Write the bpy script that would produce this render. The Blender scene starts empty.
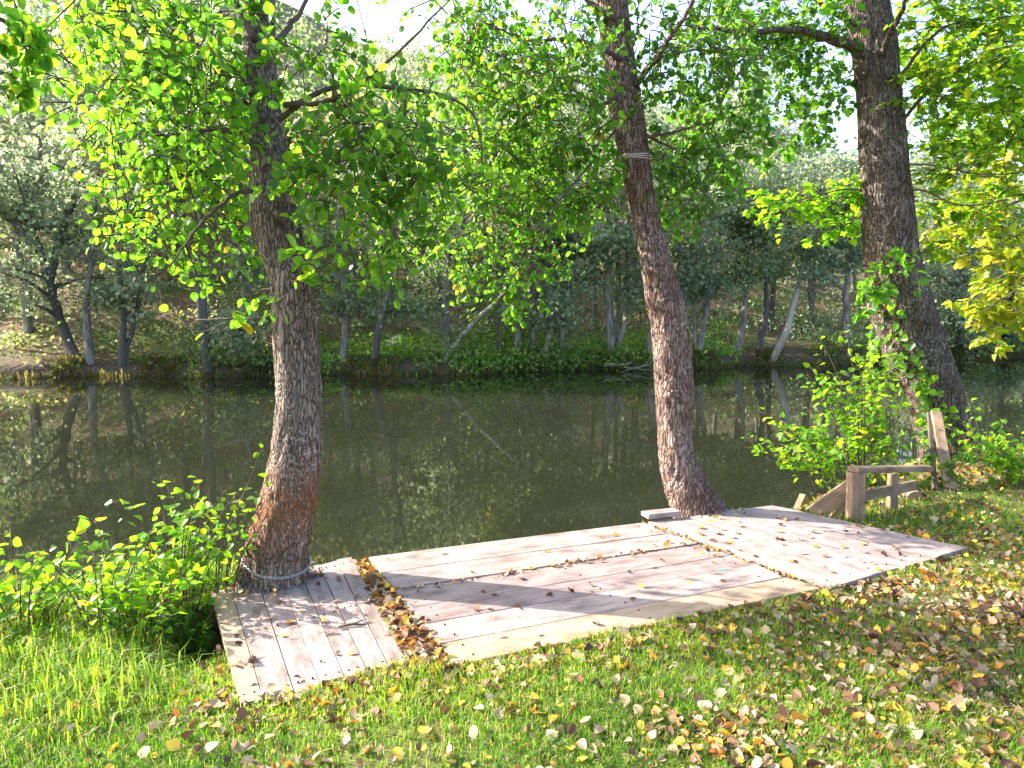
import bpy, math, random
import numpy as np
from mathutils import Vector, noise as mnoise

SC = bpy.context.scene
COL = SC.collection
RNG = np.random.default_rng(11)
random.seed(5)
R = math.radians

# ------------------------------------------------------------------ camera
F_PX, PITCH, CAM_Z = 750.0, R(6.4), 1.6
cam = bpy.data.cameras.new('camera')
cam.sensor_width = 36.0
cam.lens = F_PX / 1024 * 36
cam.clip_start, cam.clip_end = 0.05, 2000
camo = bpy.data.objects.new('camera', cam)
COL.objects.link(camo)
camo.location = (0, 0, CAM_Z)
camo.rotation_euler = (math.pi / 2 - PITCH, 0, 0)
SC.camera = camo
CP, SP = math.cos(PITCH), math.sin(PITCH)

def ray(px, py):
    a, b = (px - 512) / F_PX, (384 - py) / F_PX
    return np.array([a, CP + b * SP, -SP + b * CP])

def at(px, py, Y):
    d = ray(px, py)
    return d * (Y / d[1]) + np.array([0, 0, CAM_Z])

def on(px, py, z):
    d = ray(px, py)
    return d * ((z - CAM_Z) / d[2]) + np.array([0, 0, CAM_Z])

def px_size(n, Y):            # n pixels at depth Y, in metres
    return n * Y / F_PX

# ------------------------------------------------------------------ light
SUN_EL = R(30)
SUN_AZ = math.atan2(-1.0, 0.30)
S = np.array([math.sin(SUN_AZ) * math.cos(SUN_EL), math.cos(SUN_AZ) * math.cos(SUN_EL), math.sin(SUN_EL)])
w = bpy.data.worlds.new('World')
SC.world = w
w.use_nodes = True
sky = w.node_tree.nodes.new('ShaderNodeTexSky')
sky.sky_type = 'NISHITA'
sky.sun_disc = False
sky.sun_elevation = SUN_EL
sky.sun_rotation = SUN_AZ
sky.air_density, sky.dust_density, sky.ozone_density = 1.0, 3.0, 1.0
bg = w.node_tree.nodes['Background']
w.node_tree.links.new(sky.outputs[0], bg.inputs[0])
bg.inputs[1].default_value = 0.15
sl = bpy.data.lights.new('sun', 'SUN')
sl.energy, sl.angle, sl.color = 4.3, R(0.5), (1.0, 0.93, 0.82)
so = bpy.data.objects.new('sun', sl)
COL.objects.link(so)
so.rotation_euler = Vector(-S).to_track_quat('-Z', 'Y').to_euler()

# ------------------------------------------------------------------ materials
class NT:
    def __init__(s, name):
        s.m = bpy.data.materials.new(name)
        s.m.use_nodes = True
        s.t = s.m.node_tree
        s.t.nodes.clear()
        s.out = s.n('ShaderNodeOutputMaterial')
    def n(s, typ, **kw):
        nd = s.t.nodes.new(typ)
        for k, v in kw.items():
            if isinstance(k, str) and hasattr(nd, k):
                setattr(nd, k, v)
        return nd
    def l(s, a, b):
        s.t.links.new(a, b)
    def coord(s, kind='Object', scale=(1, 1, 1)):
        c = s.n('ShaderNodeTexCoord')
        mp = s.n('ShaderNodeMapping')
        mp.inputs['Scale'].default_value = scale
        s.l(c.outputs[kind], mp.inputs[0])
        return mp.outputs[0]
    def noise(s, vec, scale, detail=4, rough=.55, dist=0):
        nd = s.n('ShaderNodeTexNoise')
        nd.inputs['Scale'].default_value = scale
        nd.inputs['Detail'].default_value = detail
        nd.inputs['Roughness'].default_value = rough
        nd.inputs['Distortion'].default_value = dist
        if vec is not None: s.l(vec, nd.inputs['Vector'])
        return nd.outputs['Fac']
    def ramp(s, fac, stops):
        r = s.n('ShaderNodeValToRGB')
        e = r.color_ramp.elements
        while len(e) < len(stops): e.new(0.5)
        for q, (p, c) in zip(e, stops):
            q.position = p
            q.color = (c, c, c, 1) if isinstance(c, (int, float)) else (*c, 1)
        s.l(fac, r.inputs[0])
        return r.outputs[0]
    def mix(s, fac, a, b, mode='MIX'):
        m = s.n('ShaderNodeMix', data_type='RGBA', blend_type=mode)
        for v, i in ((fac, 0), (a, 6), (b, 7)):
            if hasattr(v, 'is_output'): s.l(v, m.inputs[i])
            elif i == 0: m.inputs[0].default_value = v
            else: m.inputs[i].default_value = (*v, 1)
        return m.outputs[2]
    def math(s, op, a, b=0.0):
        m = s.n('ShaderNodeMath', operation=op)
        for i, v in ((0, a), (1, b)):
            if hasattr(v, 'is_output'): s.l(v, m.inputs[i])
            else: m.inputs[i].default_value = v
        return m.outputs[0]
    def attr(s, name):
        a = s.n('ShaderNodeAttribute', attribute_name=name)
        return a.outputs['Color']
    def pbsdf(s, col, rough=.8, spec=.3, bump=None, bstr=.3, bdist=.01):
        p = s.n('ShaderNodeBsdfPrincipled')
        if hasattr(col, 'is_output'): s.l(col, p.inputs['Base Color'])
        else: p.inputs['Base Color'].default_value = (*col, 1)
        if hasattr(rough, 'is_output'): s.l(rough, p.inputs['Roughness'])
        else: p.inputs['Roughness'].default_value = rough
        p.inputs['Specular IOR Level'].default_value = spec
        if bump is not None:
            b = s.n('ShaderNodeBump')
            b.inputs['Strength'].default_value = bstr
            b.inputs['Distance'].default_value = bdist
            s.l(bump, b.inputs['Height'])
            s.l(b.outputs[0], p.inputs['Normal'])
        return p
    def done(s, sh):
        s.l(sh.outputs[0], s.out.inputs[0])
        return s.m

def leaf_mat(name, trans=.5, boost=2.0, rough=.42, spec=.35, tcol=(1.12, 1.0, .5)):
    t = NT(name)
    c = t.attr('tint')
    p = t.pbsdf(c, rough, spec)
    tr = t.n('ShaderNodeBsdfTranslucent')
    t.l(t.mix(1.0, c, tuple(boost * v for v in tcol), 'MULTIPLY'), tr.inputs[0])
    mx = t.n('ShaderNodeMixShader')
    mx.inputs[0].default_value = trans
    t.l(p.outputs[0], mx.inputs[1])
    t.l(tr.outputs[0], mx.inputs[2])
    return t.done(mx)

M = {}
M['leaf'] = leaf_mat('alder leaf', .62, 2.6)
M['far_leaf'] = leaf_mat('far bank leaf', .5, 2.4, .5, .4, (1, 1, .8))
M['grass'] = leaf_mat('grass blade', .5, 2.2, .5, .3)
M['dry_leaf'] = leaf_mat('dry fallen leaf', .22, 1.2, .6, .25, (1, .9, .7))

def bark_mat(name, deep, mid, light, lichen, lich_amt=.5, patch=None, vs=44):
    t = NT(name)
    v = t.coord('Object', (1, 1, .22))
    vo = t.n('ShaderNodeTexVoronoi', feature='DISTANCE_TO_EDGE')
    nz = t.n('ShaderNodeTexNoise')
    nz.inputs['Scale'].default_value = 14
    t.l(v, nz.inputs['Vector'])
    vd = t.n('ShaderNodeVectorMath', operation='MULTIPLY_ADD')
    t.l(nz.outputs['Color'], vd.inputs[0])
    vd.inputs[1].default_value = (.16, .16, .16)
    t.l(v, vd.inputs[2])
    t.l(vd.outputs[0], vo.inputs['Vector'])
    vo.inputs['Scale'].default_value = vs
    crack = t.ramp(vo.outputs['Distance'], [(0, 0.0), (.10, .55), (.36, 1.0)])
    o = t.coord('Object')
    fine = t.noise(o, 90, 5, .65)
    big = t.noise(o, 5, 4, .6)
    col = t.mix(t.ramp(big, [(.35, 0.0), (.65, 1.0)]), mid, light)
    col = t.mix(crack, deep, col)
    col = t.mix(t.ramp(fine, [(.3, 0.0), (.7, .55)]), col, t.mix(.5, col, deep))
    if patch:
        (pz0, pz1, pcol) = patch
        sx = t.n('ShaderNodeSeparateXYZ')
        t.l(o, sx.inputs[0])
        mr = t.ramp(t.math('MULTIPLY_ADD', t.math('ABSOLUTE', t.math('SUBTRACT', sx.outputs[2], (pz0 + pz1) / 2)), -2.0 / (pz1 - pz0)), [(0, 0.0), (1, 1.0)])
        a = t.math('SUBTRACT', 1.0, t.math('MULTIPLY', t.math('ABSOLUTE', t.math('SUBTRACT', sx.outputs[2], (pz0 + pz1) / 2)), 2.0 / (pz1 - pz0)))
        a = t.ramp(t.math('ADD', a, t.math('MULTIPLY', t.math('SUBTRACT', big, .5), 1.4)), [(.0, 0.0), (.9, .85)])
        col = t.mix(a, col, t.mix(crack, t.mix(.5, deep, pcol), pcol))
    spots = t.noise(o, 48, 4, .75)
    spots2 = t.noise(o, 3.2, 2, .5)
    lf = t.math('MULTIPLY', t.ramp(spots, [(.52, 0.0), (.68, 1.0)]), t.ramp(spots2, [(.4, 0.0), (.6, 1.0)]))
    lf = t.math('MULTIPLY', lf, lich_amt)
    col = t.mix(lf, col, lichen)
    h = t.math('ADD', crack, t.math('MULTIPLY', fine, .5))
    return t.done(t.pbsdf(col, .9, .15, h, .9, .022))

M['bark_l'] = bark_mat('ridged alder bark', (.05, .034, .028), (.26, .18, .15), (.38, .305, .265), (.54, .54, .49), .85, (.1, .85, (.30, .13, .065)))
M['bark_m'] = bark_mat('reddish alder bark', (.06, .034, .028), (.25, .15, .12), (.37, .265, .23), (.55, .52, .48), .85, vs=36)
M['bark_r'] = bark_mat('dark old bark', (.035, .026, .022), (.14, .10, .083), (.22, .17, .14), (.42, .42, .35), .85, vs=27)
t = NT('far bark'); oc = t.coord('Object', (1, 1, .3))
M['bark_f'] = t.done(t.pbsdf(t.mix(t.ramp(t.noise(oc, 9, 5), [(.35, 0.0), (.65, 1.0)]), (.11, .095, .085), (.28, .255, .23)), .9, .1))
t = NT('dark far bark'); oc = t.coord('Object', (1, 1, .3))
M['bark_d'] = t.done(t.pbsdf(t.mix(t.noise(oc, 9, 5), (.05, .043, .04), (.15, .13, .12)), .9, .1))
t = NT('bleached wood'); oc = t.coord('Object', (1, 1, .3))
M['bark_p'] = t.done(t.pbsdf(t.mix(t.noise(oc, 12, 5), (.2, .17, .145), (.46, .42, .38)), .9, .1))
t = NT('twig bark'); oc = t.coord('Object')
M['twig'] = t.done(t.pbsdf(t.mix(t.noise(oc, 20, 3), (.045, .033, .026), (.13, .095, .075)), .85, .15))

def wood_mat(name, dark, mid, light, moss=0.0, knots=True):
    t = NT(name)
    uv = t.n('ShaderNodeUVMap', uv_map='UVMap').outputs[0]
    def mp(sc):
        m = t.n('ShaderNodeMapping'); m.inputs['Scale'].default_value = sc
        t.l(uv, m.inputs[0]); return m.outputs[0]
    grain = t.noise(mp((1.6, 42, 1)), 3, 6, .65, .6)
    grain2 = t.noise(mp((5, 160, 1)), 2, 4, .6, .2)
    blot = t.noise(mp((1.3, 3, 1)), 3.2, 5, .65)
    col = t.mix(t.ramp(grain, [(.36, 0.0), (.64, 1.0)]), mid, light)
    col = t.mix(t.ramp(grain2, [(.28, .8), (.5, 0.0)]), col, dark)
    col = t.mix(t.ramp(blot, [(.32, .75), (.56, 0.0)]), col, dark)
    tone = t.attr('tint')
    col = t.mix(1.0, col, tone, 'MULTIPLY')
    speck = t.noise(mp((30, 30, 1)), 2.2, 3, .7)
    col = t.mix(t.ramp(speck, [(.66, 0.0), (.72, .7)]), col, (.06, .04, .035))
    if moss:
        mo = t.noise(mp((2.2, 5, 1)), 2.0, 4, .7)
        col = t.mix(t.ramp(mo, [(.60, 0.0), (.75, moss)]), col, (.17, .17, .06))
    h = t.math('ADD', t.math('MULTIPLY', grain, .6), grain2)
    return t.done(t.pbsdf(col, .78, .22, h, .5, .006))

M['deck'] = wood_mat('weathered pink grey planks', (.10, .07, .065), (.295, .225, .21), (.43, .345, .325), .25)
M['deck_l'] = wood_mat('weathered planks with moss', (.10, .07, .06), (.32, .24, .215), (.45, .355, .32), .6)
M['deck_y'] = wood_mat('newer yellowish plank', (.20, .13, .08), (.35, .245, .17), (.44, .33, .24), .1)
M['post'] = wood_mat('brown grey timber', (.085, .055, .035), (.25, .165, .11), (.35, .25, .175), .3)
M['beam'] = wood_mat('dark wet timber', (.02, .015, .012), (.08, .06, .045), (.13, .10, .08), .3)
t = NT('steel chain'); oc = t.coord('Object')
p = t.pbsdf(t.mix(t.noise(oc, 60, 3), (.30, .28, .27), (.55, .54, .53)), .4, .5)
p.inputs['Metallic'].default_value = .8
M['chain'] = t.done(p)
t = NT('old cord'); oc = t.coord('Object')
M['cord'] = t.done(t.pbsdf(t.mix(t.noise(oc, 80, 3), (.3, .22, .2), (.5, .42, .4)), .8, .2))
t = NT('pale stone'); oc = t.coord('Object')
M['rock'] = t.done(t.pbsdf(t.mix(t.noise(oc, 4, 5), (.28, .26, .25), (.55, .53, .52)), .9, .1, t.noise(oc, 12, 4), .6, .05))

t = NT('lawn soil'); oc = t.coord('Object')
gcol = t.mix(t.ramp(t.noise(oc, 1.1, 4, .6), [(.42, 0.0), (.58, 1.0)]), (.15, .115, .065), (.10, .15, .03))
gcol = t.mix(t.ramp(t.noise(oc, 28, 5, .7), [(.35, 0.0), (.7, .8)]), gcol, (.20, .15, .085))
M['lawn'] = t.done(t.pbsdf(gcol, .95, .1, t.noise(oc, 45, 4), .7, .02))
t = NT('far bank soil'); oc = t.coord('Object')
g1 = t.mix(t.ramp(t.noise(oc, .55, 4, .6), [(.45, 0.0), (.6, 1.0)]), (.16, .105, .07), (.085, .125, .03))
g1 = t.mix(t.ramp(t.noise(oc, 3.5, 5, .7), [(.35, 0.0), (.75, .7)]), g1, (.22, .17, .11))
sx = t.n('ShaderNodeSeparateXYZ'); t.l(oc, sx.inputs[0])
g1 = t.mix(t.ramp(t.math('ADD', sx.outputs[2], 1.0), [(.55, 1.0), (.95, 0.0)]), g1, (.085, .066, .045))  # darker near the waterline: wet soil, plus the undercut's shade put into colour
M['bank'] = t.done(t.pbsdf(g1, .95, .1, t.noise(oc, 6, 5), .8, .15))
t = NT('river water'); oc = t.coord('Object', (1, 1.7, 1))
wb = t.math('ADD', t.noise(oc, 1.6, 3, .5), t.math('MULTIPLY', t.noise(oc, 7, 2, .5), .12))
p = t.pbsdf(t.mix(t.noise(oc, .22, 3), (.013, .015, .008), (.017, .019, .010)), .018, .5, wb, .014, .03)
p.inputs['IOR'].default_value = 1.36
M['water'] = t.done(p)

# ------------------------------------------------------------------ mesh helpers
def link(o, parent=None):
    COL.objects.link(o)
    if parent is not None: o.parent = parent
    return o

def tag(o, label=None, cat=None, group=None, kind=None):
    if label: o['label'] = label
    if cat: o['category'] = cat
    if group: o['group'] = group
    if kind: o['kind'] = kind
    return o

def thing(name, loc, label, cat, group=None):
    o = bpy.data.objects.new(name, None)
    o.location = [float(v) for v in loc]
    o.empty_display_size = .1
    link(o)
    return tag(o, label, cat, group)

FLAT = {'weathered pink grey planks', 'weathered planks with moss', 'newer yellowish plank', 'brown grey timber', 'dark wet timber'}
class MB:
    """collects vertex and face arrays; build() links them as one mesh object"""
    def __init__(s):
        s.v, s.f, s.c, s.uv, s.n = [], [], [], [], 0
    def add(s, v, faces, tint=None, uv=None):
        v = np.asarray(v, float)
        s.v.append(v)
        s.f.append([np.asarray(a) + s.n for a in faces])
        s.c.append(np.ones((len(v), 3)) if tint is None else np.broadcast_to(np.asarray(tint, float), (len(v), 3)))
        s.uv.append(np.zeros((len(v), 2)) if uv is None else np.asarray(uv, float))
        s.n += len(v)
    def empty(s): return s.n == 0
    def build(s, name, mat, parent=None, origin=None, smooth=False):
        V = np.concatenate(s.v)
        C = np.concatenate(s.c)
        UV = np.concatenate(s.uv)
        org = np.zeros(3)
        if parent is not None: org = np.array(parent.location)
        if parent is not None and parent.parent is not None: org = org + np.array(parent.parent.location)
        loc = np.zeros(3)
        if origin is not None:
            loc = np.asarray(origin, float) - org
            org = np.asarray(origin, float)
        V = V - org
        me = bpy.data.meshes.new(name)
        loops, starts, totals, k = [], [], [], 0
        for fl in s.f:
            for a in fl:
                if a.size == 0: continue
                loops.append(a.ravel())
                m, q = a.shape
                starts.append(k + np.arange(m) * q)
                totals.append(np.full(m, q))
                k += m * q
        loops = np.concatenate(loops)
        starts = np.concatenate(starts)
        totals = np.concatenate(totals)
        me.vertices.add(len(V)); me.loops.add(len(loops)); me.polygons.add(len(starts))
        me.vertices.foreach_set('co', V.ravel().astype(np.float32))
        me.loops.foreach_set('vertex_index', loops.astype(np.int32))
        me.polygons.foreach_set('loop_start', starts.astype(np.int32))
        me.polygons.foreach_set('loop_total', totals.astype(np.int32))
        flat = mat.name in FLAT and not smooth
        me.polygons.foreach_set('use_smooth', np.full(len(starts), not flat))
        at_ = me.attributes.new('tint', 'FLOAT_COLOR', 'POINT')
        at_.data.foreach_set('color', np.concatenate([C, np.ones((len(C), 1))], 1).ravel().astype(np.float32))
        ul = me.uv_layers.new(name='UVMap')
        ul.data.foreach_set('uv', UV[loops].ravel().astype(np.float32))
        me.update(calc_edges=True)
        me.materials.append(mat)
        o = bpy.data.objects.new(name, me)
        o.location = loc
        return link(o, parent)

def catmull(pts, n):
    P = np.asarray(pts, float)
    P = np.concatenate([[2 * P[0] - P[1]], P, [2 * P[-1] - P[-2]]])
    out = []
    u = np.linspace(0, len(P) - 3 - 1e-6, n)
    for x in u:
        i = int(x); t_ = x - i
        p0, p1, p2, p3 = P[i:i + 4]
        out.append(.5 * (2 * p1 + (p2 - p0) * t_ + (2 * p0 - 5 * p1 + 4 * p2 - p3) * t_ ** 2 + (3 * p1 - p0 - 3 * p2 + p3) * t_ ** 3))
    return np.array(out)

def nrm(v):
    return v / np.maximum(np.linalg.norm(v, axis=-1, keepdims=True), 1e-9)

def tube(mb, path, rad, seg=8, tint=None, warp=None, cap=True):
    P = np.asarray(path, float)
    n = len(P)
    rad = np.broadcast_to(np.asarray(rad, float), (n,))
    T = nrm(np.gradient(P, axis=0))
    ref = np.array([0, 0, 1.0]) if abs(T[0][2]) < .8 else np.array([1.0, 0, 0])
    N = np.zeros((n, 3))
    a = ref - T[0] * ref.dot(T[0]); N[0] = a / np.linalg.norm(a)
    for i in range(1, n):
        a = N[i - 1] - T[i] * N[i - 1].dot(T[i]); N[i] = a / np.linalg.norm(a)
    B = np.cross(T, N)
    th = np.arange(seg) * 2 * math.pi / seg
    V = P[:, None, :] + rad[:, None, None] * (np.cos(th)[None, :, None] * N[:, None, :] + np.sin(th)[None, :, None] * B[:, None, :])
    if warp is not None: V = warp(V, P, rad)
    V = V.reshape(-1, 3)
    i = np.arange(n - 1)[:, None] * seg; j = np.arange(seg)[None, :]; j2 = (j + 1) % seg
    q = np.stack([i + j, i + j2, i + seg + j2, i + seg + j], -1).reshape(-1, 4)
    faces = [q]
    if cap:
        faces.append(np.arange(seg)[None, ::-1]); faces.append((np.arange(seg) + (n - 1) * seg)[None, :])
    mb.add(V, faces, tint)

def box(mb, p0, du, dv, dw, tint=None, bev=.004, uvo=(0, 0)):
    """box from corner p0 with edge vectors du (length), dv (width), dw (thickness); chamfered top edges"""
    p0, du, dv, dw = [np.asarray(a, float) for a in (p0, du, dv, dw)]
    lu, lv, lw = np.linalg.norm(du), np.linalg.norm(dv), np.linalg.norm(dw)
    bu, bv, bw = min(bev / lu, .3), min(bev / lv, .3), min(bev / lw, .3)
    rings = [(0, bu, bv), (bw, 0, 0), (1 - bw, 0, 0), (1, bu, bv)]
    V, UV = [], []
    for (h, a, b) in rings:
        for (x, y) in ((a, b), (1 - a, b), (1 - a, 1 - b), (a, 1 - b)):
            V.append(p0 + du * x + dv * y + dw * h)
            UV.append((uvo[0] + x * lu, uvo[1] + y * lv + (h - 1) * lw))
    f = [[0, 3, 2, 1], [12, 13, 14, 15]]
    for k in range(3):
        for e in range(4):
            a, b = k * 4 + e, k * 4 + (e + 1) % 4
            f.append([a, b, b + 4, a + 4])
    mb.add(V, [np.array(f)], tint, UV)

def beam(mb, a, b, wdt, thk, up=(0, 0, 1), tint=None, uvo=None):
    a, b, up = [np.asarray(q, float) for q in (a, b, up)]
    d = b - a
    t_ = nrm(d)
    s = np.cross(t_, up); s = s / np.linalg.norm(s)
    u = np.cross(s, t_)
    box(mb, a - s * wdt / 2 - u * thk / 2, d, s * wdt, u * thk, tint, .005, uvo if uvo is not None else RNG.uniform(0, 30, 2))

# leaf outlines: half widths along the midrib
ROUND = [(.0, 0), (.10, .26), (.32, .46), (.58, .50), (.82, .36), (.97, .12), (1, 0)]
LOBED = [(.0, 0), (.05, .30), (.22, .34), (.30, .56), (.50, .36), (.66, .44), (.78, .20), (1, 0)]
OVATE = [(.0, 0), (.14, .24), (.35, .36), (.62, .28), (.84, .13), (1, 0)]
TRI = [(.0, 0), (.03, .2), (.12, .36), (.28, .44), (.48, .39), (.7, .24), (.88, .09), (1, 0)]
QUAD = [(0, 0), (.45, .36), (1, 0)]

def leaves(mb, P, D, Nn, L, tint, shape=ROUND, fold=.18, curl=.12, W=1.0):
    """many leaves: base points P, midrib directions D, normals Nn, lengths L"""
    P, D, Nn = [np.asarray(a, float) for a in (P, D, Nn)]
    m = len(P)
    if m == 0: return
    D = nrm(D)
    S_ = nrm(np.cross(Nn, D))
    Nn = np.cross(D, S_)
    L = np.broadcast_to(np.asarray(L, float), (m,))
    k = len(shape)
    xs = np.array([p[0] for p in shape]); ys = np.array([p[1] for p in shape]) * W
    inner = k - 2
    mid = np.stack([xs, np.zeros(k), -curl * xs * xs], 1)
    lef = np.stack([xs[1:-1], ys[1:-1], fold * ys[1:-1] - curl * xs[1:-1] ** 2], 1)
    rig = np.stack([xs[1:-1], -ys[1:-1], fold * ys[1:-1] - curl * xs[1:-1] ** 2], 1)
    loc = np.concatenate([mid[[0, -1]], lef, rig])
    nv = len(loc)
    V = P[:, None, :] + L[:, None, None] * (loc[None, :, 0:1] * D[:, None, :] + loc[None, :, 1:2] * S_[:, None, :] + loc[None, :, 2:3] * Nn[:, None, :])
    f1 = np.array([0] + list(range(2 + inner - 1, 1, -1))[::-1] + [1])
    fl = np.concatenate([[0, 1], np.arange(2 + inner - 1, 1, -1)])
    fr = np.concatenate([[1, 0], np.arange(2 + inner, 2 + 2 * inner)])
    off = (np.arange(m) * nv)[:, None]
    T = np.broadcast_to(np.asarray(tint, float), (m, 3))
    mb.add(V.reshape(-1, 3), [fl[None] + off, fr[None] + off], np.repeat(T, nv, 0))

def rvec(n):
    return nrm(RNG.normal(size=(n, 3)))

def vnoise(x, y, s, seed=0):
    """cheap smooth field in about -1..1"""
    r = np.random.default_rng(seed)
    o = np.zeros_like(np.asarray(x, float))
    for k in range(7):
        a = r.uniform(0, 2 * math.pi); f = s * r.uniform(.5, 1.8); ph = r.uniform(0, 6.28)
        o += np.sin(f * (x * math.cos(a) + y * math.sin(a)) + ph + 1.3 * np.sin(.7 * f * (x * math.sin(a) - y * math.cos(a)) + ph * 2))
    return o / 3.2

def pick(cols, wts, n):
    cols = np.array(cols); wts = np.array(wts, float); wts /= wts.sum()
    c = cols[RNG.choice(len(cols), n, p=wts)]
    return c * RNG.uniform(.8, 1.2, (n, 1))

# ------------------------------------------------------------------ terrain
WATER_Z = -0.72
def bank_d(x, y):           # metres past the near bank's brink, towards the water
    return (y - np.interp(x, [-60, -6, -3, -1.5, 0, 1.2, 2, 3, 4, 6, 10, 60], [-20, 2.2, 3.7, 4.12, 4.45, 4.9, 5.45, 6.25, 6.95, 7.7, 8.6, 15]) - .06 * np.sin(2.3 * x)) * .9

def ground_z(x, y):
    x, y = np.asarray(x, float), np.asarray(y, float)
    d = bank_d(x, y)
    z = .018 * vnoise(x, y, 1.6, 3) + .01 * vnoise(x, y, 5, 4)
    z = z + .072 + .012 * np.maximum(x - 1, 0)
    pit = np.exp(-(((x + 1.46) / .15) ** 2 + ((y - 3.50) / .32) ** 2))
    z = z - .34 * pit
    drop = np.clip((d + .15) / 1.25, 0, 1)
    drop = drop * drop * (3 - 2 * drop)
    z = z - drop * 1.25 - np.clip(d - 1.1, 0, 2) * .5
    return z

def y_far(x):
    x = np.asarray(x, float)
    return 24.0 + .2 * x + .006 * np.clip(x, -30, 40) ** 2 + .35 * np.sin(.9 * x) + .18 * np.sin(2.3 * x + 1)

def hill_z(x, s):
    """height of the far side, s metres beyond its waterline"""
    x, s = np.asarray(x, float), np.asarray(s, float)
    d = s + 24
    u = x / np.maximum(d, 5)
    g = np.interp(u, [-1.2, -.7, -.5, -.2, 0, .25, .5, .9], [.52, .50, .46, .285, .25, .20, .13, .10])
    bank = np.clip((s + .35) / .7, 0, 1)
    z = WATER_Z - .7 + bank * 1.05
    z = z + np.where(s > .5, (s - .5) * .10, 0) + np.where(s > 3, (s - 3) * g, 0)
    z = z + .12 * vnoise(x, s, .9, 8) * np.clip(s / 2, 0, 1) + .5 * vnoise(x, s, .25, 9) * np.clip((s - 3) / 6, 0, 1)
    return z

def grid(name, X, Y, Z, mat, kind='structure'):
    n, m = X.shape
    mb = MB()
    i = np.arange(n - 1)[:, None] * m; j = np.arange(m - 1)[None, :]
    q = np.stack([i + j, i + j + 1, i + m + j + 1, i + m + j], -1).reshape(-1, 4)
    mb.add(np.stack([X, Y, Z], -1).reshape(-1, 3), [q])
    o = mb.build(name, mat, smooth=True)
    o['kind'] = kind
    return o

xs = np.concatenate([np.linspace(-60, -9, 18), np.linspace(-8, 12, 260), np.linspace(13, 60, 18)])
ys = np.concatenate([np.linspace(-40, 0.2, 18), np.linspace(.5, 12, 180), np.linspace(13, 60, 22)])
X, Y = np.meshgrid(xs, ys)
Z = np.maximum(ground_z(X, Y), -2.2)
grid('ground', X, Y, Z, M['lawn'])
xs = np.linspace(-110, 130, 240)
ss = np.concatenate([np.linspace(-1.2, 6, 40), np.linspace(6.4, 30, 50), np.linspace(32, 170, 40)])
X, SS = np.meshgrid(xs, ss)
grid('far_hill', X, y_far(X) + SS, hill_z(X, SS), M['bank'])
mb = MB()
mb.add([(-200, -60, WATER_Z), (200, -60, WATER_Z), (200, 120, WATER_Z), (-200, 120, WATER_Z)], [np.array([[0, 1, 2, 3]])])
mb.build('river_water', M['water'])['kind'] = 'structure'

# ------------------------------------------------------------------ wooden deck
DZ = .085
def quadpt(q, u, v):
    A, B, C, D = q
    return (A * (1 - u) + B * u) * (1 - v) + (D * (1 - u) + C * u) * v

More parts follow.
